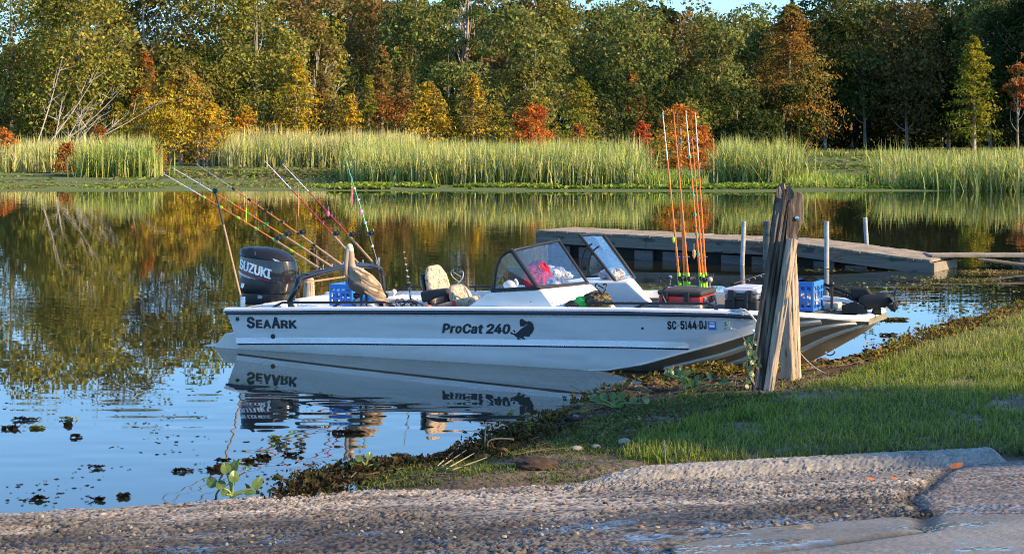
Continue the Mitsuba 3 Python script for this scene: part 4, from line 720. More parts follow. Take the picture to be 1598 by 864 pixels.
for sgn, nm in ((1, 'starboard'), (-1, 'port')):
    rows = []
    for u in US:
        zs = np.linspace(ZC(u), ZG(u), 9); rows.append([(u + RK(u, z), sgn * side_t(u, z), z) for z in zs])
    bt('fishing_boat__hull_side', loft(rows), 'm_hullside', smooth=25)
    rows = [[(u + RK(u, z), sgn * -w, z) for w, z in zip(np.linspace(WC(u), 0, 9), ZC(u) + (ZK(u) - ZC(u)) * np.linspace(0, 1, 9) ** .9)] for u in US]
    bt('fishing_boat__hull_bottom', loft(rows), 'm_hullbottom', smooth=25)
    # chine lip, pressed spray rail and its dark seam
    bt('fishing_boat__chine', tube([(u + RK(u, ZC(u)), sgn * -(WC(u) + .004), ZC(u)) for u in US[US < 6.7]], .012, 6), 'm_strake', smooth=True)
    ur = np.r_[US[US < 5.6], 5.65, 5.7]; zr = lambda u: ZG(u) - .355
    rows = [[(u + RK(u, zr(u) + dz_), sgn * (side_t(u, zr(u) + dz_) - o * np.clip((5.7 - u) / .5, 0, 1)), zr(u) + dz_) for dz_, o in ((.042, .001), (.026, .012), (-.020, .026), (-.024, .001))] for u in ur]
    bt('fishing_boat__spray_rail', loft(rows), 'm_white', smooth=20)
    rows = [[(u + RK(u, zr(u) + dz_), sgn * (side_t(u, zr(u) + dz_) - .003), zr(u) + dz_) for dz_ in (-.022, -.040)] for u in ur]
    bt('fishing_boat__seam', loft(rows), 'm_navy')
    # gunwale: white cap, black rub rail
    bt('fishing_boat__rub_rail', loft([[(u, sgn * -(WG(u) + o), ZG(u) + dz_) for o, dz_ in ((.002, -.045), (.020, -.040), (.024, -.024), (.020, -.006), (.002, .0))] for u in US[US < 6.5]]), 'm_navy', smooth=40)
    bt('fishing_boat__gunwale', loft([[(u - (.03 if i == 0 else 0), sgn * -(max(WG(u) - o, .02)), ZG(u) + dz_) for o, dz_ in ((-.012, .001), (-.008, .022), (.02, .034), (.10, .036), (.12, .02), (.125, -.12 if u < 6.2 else -.004))] for i, u in enumerate(US)]), 'm_white', smooth=30)
    bt('fishing_boat__hull_lip', loft([[(u, sgn * (side_t(u, ZG(u) + dz_) - o), ZG(u) + dz_) for o, dz_ in ((.004, -.05), (.012, -.054), (.012, -.062), (.004, -.066))] for u in US[(US > .1) & (US < 5.9)]]), 'm_strake')
    bt('fishing_boat__inner_wall', loft([[(u, sgn * -(WG(u) - .13), z) for z in (ZG(u) - .05, .02)] for u in US[(US > .25) & (US < 5.2)]]), 'm_dark')
    for fr, fe, u0, u1 in ((.17, .0, 5.35, 7.02), (.42, .03, 5.25, 7.32), (.72, .34, 5.3, 7.38)):      # lifting strakes under the bow
        uu = np.linspace(u0, u1, 30); g = .9
        def bot(u, f): return np.array([u, sgn * -WC(u) * (1 - f), ZC(u) + (ZK(u) - ZC(u)) * f ** g])
        ff = lambda u: fr + (fe - fr) * np.clip((u - u0) / (u1 - u0), 0, 1) ** 3 + .03
        bt('fishing_boat__strake', loft([[bot(u, ff(u) - .028) + [0, 0, -.001], bot(u, ff(u) - .022) + [.004, sgn * -.006, -.022], bot(u, ff(u) + .03) + [.004, sgn * -.004, -.026], bot(u, ff(u) + .034) + [0, 0, -.001]] for u in uu]), 'm_strake', smooth=20)
rows = [[(0 + RK(0, z), t, z) for t in np.linspace(-1, 1, 3) * -float(side_t(0, z))] for z in np.linspace(-.17, .445, 5)]
bt('fishing_boat__transom', loft(rows), 'm_white')
bt('fishing_boat__bow_plate', loft([[(7.42, t, z) for t in np.linspace(-.4, .4, 5)] for z in (.535, .60)]), 'm_hullbottom')
bt('fishing_boat__bow_cap', hullround([(7.40, -.38, .612), (7.40, .38, .612), (7.28, -.52, .615), (7.28, .52, .615)], .022), 'm_white', smooth=30)
add('fishing_boat__bow_eye', tube([bp(1289, 543, -.20), bp(1295, 554, -.20), bp(1302, 550, -.20), bp(1299, 542, -.20)], .008, 6, spline=12), 'm_steel', xf=BOAT)
def deck(u0, u1, z, ins, m, key, n=14):
    uu = np.linspace(u0, u1, n); zz = (lambda u: z) if not callable(z) else z
    bt(key, loft([[(u, -(WG(u) - ins), zz(u)), (u, 0, zz(u) + .006), (u, WG(u) - ins, zz(u))] for u in uu]), m)
deck(.3, 5.2, .08, .12, 'm_dark', 'fishing_boat__floor'); deck(4.85, 7.40, lambda u: float(ZG(u)) - .012, .11, 'm_carpet', 'fishing_boat__bow_deck')
bt('fishing_boat__deck_step', loft([[(4.85, t, z) for t in (-1.07, 0, 1.07)] for z in (.08, .632)]), 'm_grey')
deck(0.0, .85, .455, .11, 'm_white', 'fishing_boat__stern_deck'); bt('fishing_boat__deck_step', loft([[(.85, t, z) for t in (-1.07, 0, 1.07)] for z in (.08, .455)]), 'm_white')
for a, b in (((.9, -1.05, .1), (1.75, -.55, .50)), ((1.1, .55, .1), (1.9, 1.05, .50)), ((.35, -1.02, .455), (.62, -.52, .53))): bt('fishing_boat__hatch', bevbox(a, b, .03), 'm_white', smooth=35)
# stern bracket standing in the water behind the transom, with its flat trim plate
for s in (-1, 1):
    y0, y1 = sorted((s * 1.13, s * .55)); v = [(.20, y0, -.35), (.20, y1, -.35), (-.24, y0, -.35), (-.24, y1, -.35), (-.20, y0, .02), (-.20, y1, .02), (-.06, y0, .165), (-.06, y1, .165), (.13, y0, .17), (.13, y1, .17)]
    bt('fishing_boat__stern_pod', hullround(v, .008), 'm_strake', smooth=20)
    bt('fishing_boat__trim_plate', box((-.42, y0 + .05, -.012), (-.245, y1 - .05, .004)), 'm_strake')
for px, py, r in ((371, 497, .024), (425, 524.5, .028), (1002, 512, .012)):      # drain fittings
    q = bp(px, py, -1.19); t_ = float(side_t(q[0], q[2])) - .002; bt('fishing_boat__drain', lathe([(0, .001), (.01, r), (.9, r), (1, .001)], (q[0], t_ + .004, q[2]), (q[0], t_ - .010, q[2]), 16), 'm_rubber', smooth=40)
# lettering on the starboard side
def letter(key, s, px, py, hpx, wpx, m='m_decal', shear=0.0, bold=True, depth=.003):
    q0, q1 = bp(px, py, -1.18), bp(px + wpx, py, -1.18); tm = meshkit.text_mesh(s, 1.0, .001, bold); tm = cat([tm] + [tm.copy().apply_translation((a_ * .05, b_ * .03, .0003 * (i_ + 1))) for i_, (a_, b_) in enumerate(((1, 0), (-1, 0), (0, 1), (0, -1)))]); v = tm.vertices.copy(); x0, x1 = v[:, 0].min(), v[:, 0].max(); top = v[:, 1].max()
    Y = BW(*q0)[1]; h = hpx * Y / F; y = v[:, 1] / top * h; u = q0[0] + (v[:, 0] - x0) / (x1 - x0) * (q1[0] - q0[0]) + shear * y; slope = (ZG(q1[0]) - ZG(q0[0])) / (q1[0] - q0[0]) * .9
    z = q0[2] + y + slope * (u - q0[0]); n = v[:, 2] / .001 * depth
    bt(key, trimesh.Trimesh(np.stack([u, side_t(u, z) - .002 - n, z], 1), tm.faces, process=False), m)
for s, px, w, h in (('S', 386, 12.4, 17), ('E', 400, 10, 12.5), ('A', 411.5, 11.8, 12.5), ('A', 424.5, 13.4, 17), ('R', 438.8, 11.4, 12.5), ('K', 451.5, 12, 12.5)): letter('fishing_boat__lettering', s, px, 510.5 + (px - 386) * .012, h, w)
for s, px, w, h in (('P', 690, 11, 14.5), ('r', 702, 7.4, 11), ('o', 710, 9.6, 11), ('C', 721, 13, 14.5), ('a', 734.5, 9.6, 11), ('t', 745, 8, 13), ('2', 758, 11.8, 15), ('4', 770, 12.5, 15), ('0', 783.2, 11.8, 15)): letter('fishing_boat__lettering', s, px, 518.4 + (px - 690) * .012, h, w, shear=.22)
for s, px, w in (('S', 1041, 6.2), ('C', 1048.3, 6.2), ('-', 1055.6, 3.6), ('5', 1061, 6.2), ('1', 1068.4, 2.8), ('4', 1072.2, 6.4), ('4', 1079.4, 6.4), ('-', 1086.4, 3.2), ('D', 1089.9, 5.6), ('J', 1096.2, 4.6)): letter('fishing_boat__lettering', s, px, 513 if s != '-' else 509.5, 13 if s != '-' else 2.2, w)
def decal(key, polys, m, depth=.003):
    out = []
    for pts, off in polys:
        pg = Polygon([(bp(a, b, -1.18)[0], bp(a, b, -1.18)[2]) for a, b in pts]).buffer(.003); tm = trimesh.creation.extrude_polygon(pg, depth, engine='earcut'); v = tm.vertices; out.append(trimesh.Trimesh(np.stack([v[:, 0], side_t(v[:, 0], v[:, 1]) - .002 - off - v[:, 2], v[:, 1]], 1), tm.faces, process=False))
    bt(key, cat(out), m)
FISH = [(804, 521), (809, 517), (816, 511), (822, 507.5), (826, 504.5), (822, 505), (818, 508), (813, 508.5), (812, 504), (812.5, 498), (816, 497), (819, 500), (824, 502), (825, 500.5), (829, 501.5), (832.5, 506), (833.5, 512), (831, 518), (826.5, 522), (826, 524.5), (822, 524.5), (819, 523), (816, 526), (811, 526.5), (806, 525), (802, 522)]
decal('fishing_boat__fish_emblem', [(FISH, 0), ([(803, 522), (798, 520.5), (796.5, 518), (797.5, 517.6), (800, 520), (804, 520)], 0), ([(803, 518), (801, 515), (802, 514.6), (804.5, 517)], 0), ([(806, 525), (808, 529), (812, 530), (811, 528.5), (808.5, 527)], 0), ([(812, 526), (815, 528.5), (819, 529), (818, 527.5), (815, 525.5)], 0)], 'm_decal')
decal('fishing_boat__sticker', [([(1103.6, 502), (1114.6, 502.2), (1115, 514.6), (1104, 514.6)], 0)], 'm_blue'); decal('fishing_boat__sticker_mark', [([(1105.5, 507), (1112.6, 507.2), (1112.8, 510.6), (1105.8, 510.4)], .003), ([(1106, 503.4), (1112.6, 503.5), (1112.6, 504.6), (1106, 504.5)], .003)], 'm_letterwhite')
# grab rails
def rail(pts, r=.014, key='fishing_boat__grab_rail'): bt(key, tube(pts, r, 8, spline=None or 0), 'm_black', smooth=True)
rail([bp(420, 484, -1.12), bp(428, 478, -1.12), bp(440, 472, -1.12), bp(600, 471, -1.12), bp(612, 476, -1.12), bp(624, 485, -1.12)]); rail([bp(512, 485, -1.12), bp(530, 472, -1.12)])
rail([bp(915, 472.5, -1.12), bp(1105, 473.5, -1.12), bp(1112, 477, -1.12), bp(1126, 489, -1.12)]); rail([bp(985, 484, -1.12), bp(1008, 473, -1.12)])
rail([bp(612, 456, 1.1), bp(630, 448.5, 1.1), bp(880, 445.5, 1.1)]); rail([bp(742, 462, 1.1), bp(742, 448, 1.1)])
# consoles and windshields
def console(s, du, sub, M=None):
    k = 'fishing_boat__console'; B = lambda u, t, z: (u + du, s * t, z)
    r = .02
    v = [B(2.98, -1.05, .50), B(3.36, -1.05, .765), B(3.98, -1.05, .81), B(4.20, -1.05, .55), B(2.98, -.28, .50), B(3.36, -.28, .775), B(4.24, -.28, .815), B(4.62, -.28, .50), B(4.24, -1.0, .50)]
    kk_ = bt(k, hullround(v, .025), 'm_white', smooth=35)
    C0, I0, C1, I1 = [np.array(q, float) for q in (M or (B(3.95, -1.07, .85), B(4.20, -.26, .848), B(3.63, -1.05, 1.245), B(3.845, -.26, 1.315)))]
    mid = (C1 + I1) / 2 + [.02, 0, .012]; aft = [np.array(B(3.41, -1.07, .79)), np.array(B(3.44, -1.07, .98)), np.array(B(3.50, -1.07, 1.16)), np.array(B(3.54, -1.06, 1.205))]
    bt('fishing_boat__windshield', cat([tube(aft + [C1], .017, 8, spline=14), tube([C1, mid, I1], .017, 8, spline=10)]), 'm_black', smooth=True)
    for f in (tube([aft[0] + [-.02, 0, .01], C0], .022, 8), tube([C0, I0], .022, 8), tube([C0, C1], .026, 8), tube([I0, I1], .019, 8)): bt('fishing_boat__windshield__frame', f, 'm_black', smooth=True)
    for i in range(7): bt('fishing_boat__windshield__screw', hullround([C1 * (1 - i / 6) + I1 * i / 6 + [0, 0, .018]], .006), 'm_steel')
    pane, sidep = np.array([C0, I0, I1, mid - [0, 0, .01], C1]), np.array([aft[0], C0, C1] + aft[:0:-1])
    for p in (pane, sidep):
        c = p.mean(0); i = np.arange(len(p)); bt('fishing_boat__windshield__pane', trimesh.Trimesh(np.vstack([p, c]), np.stack([i, (i + 1) % len(p), i * 0 + len(p)], 1), process=False), 'm_frontpane' if p is pane else 'm_pane')
console(1, 0, ''); console(-1, .22, '', (bp(990, 433, 1.07), bp(962, 440, .30), bp(941, 366, 1.05), bp(905, 367, .30)))
for px, py, h in ((912, 432, 48), (923, 432, 44)): bt('fishing_boat__walkthrough_post', tube([bp(px, py, .30), bp(px - 1, py - h * .8, .30), bp(px + 6, py - h, .30), bp(px + 12, py - h - 4, .30)], .011, 6, spline=10), 'm_black', smooth=True)
bt('fishing_boat__steering_wheel', cat([tube([(3.25 + .05 * math.sin(a), -.62 + .17 * math.cos(a), .78 + .15 * math.sin(a)) for a in np.linspace(0, 2 * np.pi, 25)], .014, 6, caps=False), tube([(3.27, -.79, .78), (3.27, -.45, .78)], .012, 6), tube([(3.27, -.62, .78), (3.45, -.62, .72)], .02, 6)]), 'm_black', smooth=True)
q = bp(985, 452, .2); bt('fishing_boat__console_emblem', cat([tube([(4.60 + .0, .42, .66), (4.585, .46, .69), (4.57, .50, .70)], .006, 5), tube([(4.60, .42, .66), (4.61, .47, .64), (4.59, .50, .66)], .006, 5)]), 'm_grey')
for px, py in ((828, 470.5), (828, 481)): q = bp(px, py, -1.078); bt('fishing_boat__rivet', hullround([q], .007), 'm_dark')
# seats
def seat(u, t, z, tilt, low, arm=True):
    say(free('fishing_boat__seat'), None); labels.pop(list(labels)[-1]); k = bt('fishing_boat__seat', cat([tube([(u + .15, t, .08), (u + .15, t, z - .30)], .04, 10)]), 'm_steel', smooth=True)
    d = np.array([-math.sin(tilt), 0, math.cos(tilt)]); n = np.array([math.cos(tilt), 0, math.sin(tilt)]); b = np.array([u, t, z - .22])
    P = lambda a, s, o: b + d * a + np.array([0, s, 0]) + n * o
    bt(k + '__backrest', hullround([P(.02, -.17, .05), P(.02, .17, .05), P(.16, .20, .055), P(.16, -.20, .055), P(.30, .18, .055), P(.30, -.18, .055), P(.385, .10, .05), P(.385, -.10, .05)], .045), 'm_camo', smooth=50)
    bt(k + '__shell', hullround([P(.0, -.18, -.01), P(.0, .18, -.01), P(.18, .21, -.02), P(.18, -.21, -.02), P(.34, .17, -.03), P(.34, -.17, -.03), P(.26, .1, -.09), P(.26, -.1, -.09)], .02), 'm_black', smooth=40)
    bt(k + '__cushion', hullround([P(-.06, s, o) for s in (-.18, .18) for o in (.06, .42)] + [P(-.12, s, o) for s in (-.16, .16) for o in (.06, .38)], .035), 'm_camo', smooth=50)
    if arm:
        for s in (-.26, .26): bt(k + '__armrest', hullround([P(.13, s, -.02), P(.10, s, .28), P(.085, s, .28), P(.06, s, -.02)], .03), 'm_dark', smooth=40)
q = bp(683, 442, -.45); seat(q[0], q[1], q[2], .26, False)
q = bp(726, 468, -.40); seat(q[0], q[1], q[2] - .01, .42, True, False)
# rod rack arch across the stern
A0, A1 = bp(457, 481, -1.06), bp(462, 447, -1.06); B0, B1 = bp(612, 470, 1.02), bp(598, 428, 1.02)
u_ = A0[0]; arch = [A0, (u_, -1.06, A0[2] + .17), A1 + [0, .02, 0], (u_ + .02, -.98, .815), (u_ + .02, -.86, .845), (u_ + .02, .86, .845), (u_ + .02, .96, .815), (u_ + .02, 1.02, .74), (u_ + .02, 1.03, .45)]
bt('fishing_boat__rod_rack', tube(arch, .036, 10, spline=70), 'm_gloss', smooth=True); RU, RZ = u_ + .02, .845
bt('fishing_boat__rack_plate', bevbox((RU - .05, -.84, .872), (RU + .05, .84, .886), .005), 'm_black'); bt('fishing_boat__rack_strip', box((RU - .03, -.82, .775), (RU + .02, .3, .788)), 'm_cork')
# outboard motor on the stern
k = 'fishing_boat__outboard'
def sec(u0, u1, w, z, n=28, pw=2.6, front=1.0):
    a = np.linspace(0, 2 * np.pi, n, endpoint=False); c, s = np.cos(a), np.sin(a); uu, tt = np.sign(c) * np.abs(c) ** (2 / pw), np.sign(s) * np.abs(s) ** (2 / pw)
    return np.stack([(u0 + u1) / 2 + uu * (u1 - u0) / 2, tt * w * (1 - .10 * uu), np.broadcast_to(z, (n,)) + 0 * uu], 1)
def cowl(specs):
    rows = [sec(*s_[:3], s_[3]) + np.stack([np.zeros(28), np.zeros(28), (s_[4] * (sec(*s_[:3], 0)[:, 0] - (s_[0] + s_[1]) / 2))], 1) for s_ in specs]
    rows = [np.repeat(rows[0].mean(0)[None], 28, 0)] + rows + [np.repeat(rows[-1].mean(0)[None], 28, 0)]; return loft(rows, closed=True)
MU = -.20
bt(k, cowl([(MU - .30, MU + .31, .235, .42, 0), (MU - .33, MU + .34, .25, .46, 0), (MU - .335, MU + .36, .255, .53, 0), (MU - .335, MU + .365, .255, .56, 0)]), 'm_black', smooth=40)
bt(k + '__cowling', cowl([(MU - .33, MU + .355, .25, .565, 0), (MU - .34, MU + .375, .262, .60, 0), (MU - .345, MU + .40, .270, .75, -.01), (MU - .345, MU + .395, .266, .88, -.03), (MU - .335, MU + .37, .255, .985, -.08)]), 'm_gloss', smooth=50)
bt(k + '__cowling_top', cowl([(MU - .350, MU + .36, .248, .992, -.09), (MU - .352, MU + .335, .232, 1.03, -.11), (MU - .345, MU + .26, .200, 1.075, -.09), (MU - .30, MU + .15, .140, 1.105, -.06), (MU - .22, MU + .05, .07, 1.118, -.03)]), 'm_black', smooth=50)
bt(k + '__midsection', cat([bevbox((MU - .10, -.12, -.5), (MU + .18, .12, .43), .04), bevbox((MU + .14, -.2, .10), (MU + .42, .2, .44), .03)]), 'm_black', smooth=40)
bt(k + '__air_intake', lathe([(0, .001), (.02, .075), (.6, .06), (1, .001)], (MU - .10, -.225, 1.05), (MU - .10, -.262, 1.045), 18), 'm_dark', smooth=40)
def cow_t(u, z): return -np.interp(z, [.56, .60, .75, .88, .985], [.25, .262, .270, .266, .255]) * np.clip(1 - np.abs((u - MU - .02) / .375) ** 2.6, .02, 1) ** (1 / 2.6) * (1 - .10 * np.clip((u - MU) / .37, -1, 1))
def cow_text(key, s, u0, z0, w, h, slope, m, shear=.1, depth=.003):
    tm = meshkit.text_mesh(s, 1.0, .001, True); tm = cat([tm] + [tm.copy().apply_translation((a_ * .04, 0, .0003 * (i_ + 1))) for i_, a_ in enumerate((1, -1))]); v = tm.vertices.copy(); x = (v[:, 0] - v[:, 0].min()) / np.ptp(v[:, 0]); y = v[:, 1] / v[:, 1].max(); u = u0 + x * w + shear * y * h; z = z0 + y * h + slope * x * w
    bt(key, trimesh.Trimesh(np.stack([u, cow_t(u, z) - .003 - v[:, 2] / .001 * depth, z], 1), tm.faces, process=False), m)
cow_text(k + '__lettering', 'SUZUKI', MU - .275, .872, .47, .115, -.26, 'm_letterwhite')
def cow_band(key, z0, z1, u0, u1, slope, m, off=.003):
    uu = np.linspace(u0, u1, 20); bt(key, loft([[(u, cow_t(u, z) - off, z) for z in (z0 + slope * (u - u0), z1 + slope * (u - u0) - (z1 - z0) * .8 * (u - u0) / (u1 - u0))] for u in uu]), m)
cow_band(k + '__stripe', .826, .838, MU - .335, MU + .02, -.27, 'm_letterwhite'); cow_band(k + '__stripe', .842, .866, MU - .335, MU + .02, -.27, 'm_redstripe'); cow_band(k + '__stripe', .812, .820, MU - .335, MU + .16, -.27, 'm_letterwhite')
cow_text(k + '__lettering', 'FOUR STROKE', MU + .03, .748, .15, .017, -.26, 'm_redstripe', 0.1, .002)
bt(k + '__side_panel', loft([[(u, cow_t(u, z) - .006 - .012 * math.sin(np.pi * min(1, max(0, (z - .57) / .19))), z) for z in np.linspace(.575, .745 - .16 * max(0, (u - MU + .05)) , 7)] for u in np.linspace(MU - .27, MU + .30, 14)]), 'm_black', smooth=40)
decal_m = thick([(MU - .20, -.300, .64), (MU - .175, -.300, .625), (MU - .155, -.300, .655), (MU - .15, -.300, .685), (MU - .19, -.300, .69)], (0, -.004, 0)); bt(k + '__emblem', decal_m, 'm_letterwhite')
bt(k + '__label_plate', box((MU + .02, -.262, .505), (MU + .08, -.254, .545)), 'm_grey')
bt(k + '__crest', thick([(MU + .24, -.262, 1.0), (MU + .30, -.25, .985), (MU + .33, -.235, .962), (MU + .27, -.255, .966)], (0, -.006, .002)), 'm_letterwhite')
# electric bow motor stowed on the bow deck
k = 'fishing_boat__bow_motor'
q0, q1 = bp(1341, 472, -.16), bp(1392, 466, -.16)
bt(k, cat([hullround([bp(1318, 488, -.2), bp(1316, 478, -.2), bp(1352, 488, -.2), bp(1346, 478, -.2), bp(1318, 484, .08), bp(1350, 484, .08)], .02), hullround([bp(1362, 488, -.12), bp(1374, 489, -.12), bp(1365, 476, -.12), bp(1372, 476, -.12), bp(1367, 480, .05)], .014)]), 'm_black', smooth=35)
bt(k + '__motor_tube', lathe([(0, .02), (.03, .055), (.10, .072), (.22, .078), (.80, .076), (.90, .068), (.97, .05), (1, .02)], q0, q1, 22), 'm_rubber', smooth=45)
for a in (0, 2.09, 4.19):
    d = np.array([0, math.sin(a + .5), math.cos(a + .5)]); e = np.array([0, math.cos(a + .5), -math.sin(a + .5)]); c = q1 + [.015, 0, 0]
    bt(k + '__propeller_blade', thick([c + d * .01 - e * .02, c + d * .07 - e * .035 + [.01, 0, 0], c + d * .135 - e * .012 + [.02, 0, 0], c + d * .135 + e * .022 - [.01, 0, 0], c + d * .06 + e * .04 - [.015, 0, 0], c + d * .01 + e * .02], (.012, 0, 0)), 'm_black')
bt(k + '__skeg', thick([bp(1380, 474, -.16), bp(1392, 475, -.16), bp(1398, 484, -.16), bp(1396, 487, -.16), bp(1389, 483, -.16)], (0, .012, 0)), 'm_black')
bt(k + '__head', hullround([bp(1334, 462, -.1), bp(1331, 452, -.1), bp(1352, 452, -.1), bp(1358, 460, -.1), bp(1345, 470, -.02), bp(1336, 466, .05)], .028), 'm_rubber', smooth=40)
bt(k + '__shaft', tube([bp(1286, 443, .1), bp(1338, 462, -.05)], .017, 8), 'm_black', smooth=True); bt(k + '__shaft', tube([bp(1290, 450, .02), bp(1338, 470, -.08)], .014, 8), 'm_black', smooth=True)
bt(k + '__spring', tube([bp(1292 + i * 1.15, 452 + i * .36 + 2.6 * math.sin(i * 1.7), .0 + .02 * math.cos(i * 1.7)) for i in range(40)], .007, 5), 'm_black', smooth=True)
bt(k + '__bracket', thick([bp(1316, 488, -.26), bp(1319, 474, -.26), bp(1333, 470, -.26), bp(1346, 477, -.26), bp(1352, 489, -.26)], (0, .02, 0)), 'm_rubber')
bt('fishing_boat__pedestal', cat([tube([bp(1298, 481, -.25), bp(1298, 446, -.25)], .016, 8), hullround([bp(1298, 442.5, -.25)], .032), bevbox(bp(1292, 485, -.33) - [0, 0, .01], bp(1303, 481, -.17), .008)]), 'm_black', smooth=40)
bt('fishing_boat__deck_box', bevbox(bp(1284, 484, -.1), bp(1315, 470, .25), .02), 'm_tanplastic', smooth=35)
q = bp(1154, 493, -1.12); bt('fishing_boat__cleat', cat([tube([q + [-.10, 0, .055], q + [-.05, 0, .062], q + [.05, 0, .062], q + [.10, 0, .055]], .012, 6), tube([q + [-.035, 0, -.04], q + [-.03, 0, .06]], .012, 6), tube([q + [.035, 0, -.04], q + [.03, 0, .06]], .012, 6)]), 'm_steel', smooth=True)
# ---------------------------------------------------------------- what lies and stands in the boat
def bthing(key, lb, c, group=None): k = free(key); say(k, lb, c, group); return k
# pelican perched on the starboard hatch, bill tucked down on its breast
PY = 20.55
PB = lambda px, py, o=0.0: world(px, py, PY) + [0, o, 0]
k = bthing('pelican', 'brown pelican perched on the stern with its long bill tucked down on its breast', 'bird')
balls = {'ch': (PB(557, 441), .105), 'mid': (PB(570, 442), .128), 'rear': (PB(583, 450), .098), 'tail': (PB(596, 462), .028), 'tail2': (PB(599, 468), .016), 'nb': (PB(552, 428), .060), 'n1': (PB(548.5, 412), .040), 'n2': (PB(548, 396), .036), 'hd': (PB(545.6, 385), .040), 'hd2': (PB(543, 388), .030)}
body = chain(balls, [('ch', 'mid'), ('mid', 'rear'), ('rear', 'tail'), ('tail', 'tail2'), ('ch', 'nb'), ('nb', 'n1'), ('n1', 'n2'), ('n2', 'hd'), ('hd', 'hd2')], 5, .014)
v = body.vertices; base = np.array([.30, .225, .165]); w0 = PB(545, 383)
zz = v[:, 2]; xx = v[:, 0]; nn = meshkit.fbm(v * 40, 3, 2)
col = np.tile(base, (len(v), 1)) * (.7 + .6 * nn)[:, None]
neck = (xx < PB(553, 0)[0]) & (zz > PB(0, 424)[2]); col[neck] = np.array([.33, .26, .20]) * (.8 + .4 * nn[neck])[:, None]; hd = zz > PB(0, 391)[2]; col[hd] = np.array([.52, .46, .38])
belly = (zz < PB(0, 436)[2] - (xx - PB(550, 0)[0]) * .55); col[belly] = np.array([.10, .085, .075]) * (.8 + .4 * nn[belly])[:, None]
add(k + '__body', body, 'm_tone', smooth=True, color=col)
bill = chain({'a': (PB(542.5, 389, -.01), .027), 'b': (PB(540, 412, -.03), .026), 'c': (PB(541, 428, -.04), .018), 'd': (PB(543, 439, -.04), .007)}, [('a', 'b'), ('b', 'c'), ('c', 'd')], 3, .012); bv = bill.vertices
add(k + '__bill', bill, 'm_tone', smooth=True, color=np.tile([.27, .22, .19], (len(bv), 1)) * (.75 + .5 * meshkit.fbm(bv * [60, 60, 12], 2, 4))[:, None])
add(k + '__eye', hullround([PB(544.2, 386, -.036)], .006), 'm_gloss', smooth=True)
for i in range(45):   # wing: overlapping feathers laid from the shoulder back over the near flank
    r, c = divmod(i, 9); s = c / 8; a = PB(553 + 27 * s + r * 1.2, 419 + 17 * s + r * 5.6, -.118 + .009 * r - .035 * math.sin(np.pi * s) + .03 * s); d = np.array([.085 + .05 * s, .02, -.06 - .035 * s]) * (.85 + .14 * r); w = np.cross(unit(d), [0, -1, .25]) * (.019 + .003 * r); n_ = np.array([0, -.0028, .001])
    f_ = loft([[a - w * q_ * .7 + n_ * (3 - r), a + n_ * (4 - r), a + w * q_ * .7 + n_ * (3 - r)] if j == 0 else [a + d * s2 - w * q_ + n_ * (3 - r), a + d * s2 + n_ * (4.4 - r), a + d * s2 + w * q_ + n_ * (3 - r)] for j, (s2, q_) in enumerate(((0, .8), (.4, 1.0), (.75, .85), (.95, .4), (1.0, .05)))])
    tone = (np.array([.50, .39, .26]) * (1 - .35 * (r % 2)) * rng.uniform(.75, 1.15) if (i % 4) else np.array([.24, .17, .11])); fv = f_.vertices; add(k + '__feather', f_, 'm_tone', smooth=True, color=np.tile(tone, (len(fv), 1)) * (.8 + .4 * meshkit.noise(fv * 90, i))[:, None])
add(k + '__scapular', chain({'a': (PB(552, 417, -.05), .028), 'b': (PB(566, 421, -.10), .026), 'c': (PB(579, 427, -.10), .008)}, [('a', 'b'), ('b', 'c')], 2, .02), 'm_featherlight', smooth=True); mat('m_featherlight', lambda p, n, uv: mix((.40, .29, .20), (.58, .45, .33), fbm(p.x * 60, p.y * 60, p.z * 20)), .9)
for x in (564, 572): add(k + '__leg', cat([tube([PB(x, 456), PB(x - .5, 470), PB(x, 477.5)], [.018, .012, .011], 7), hullround([PB(x, 477.8), PB(x - 6, 478.6, -.04), PB(x - 7, 478.6, .0), PB(x - 5.5, 478.6, .04)], .006)]), 'm_dark', smooth=30)
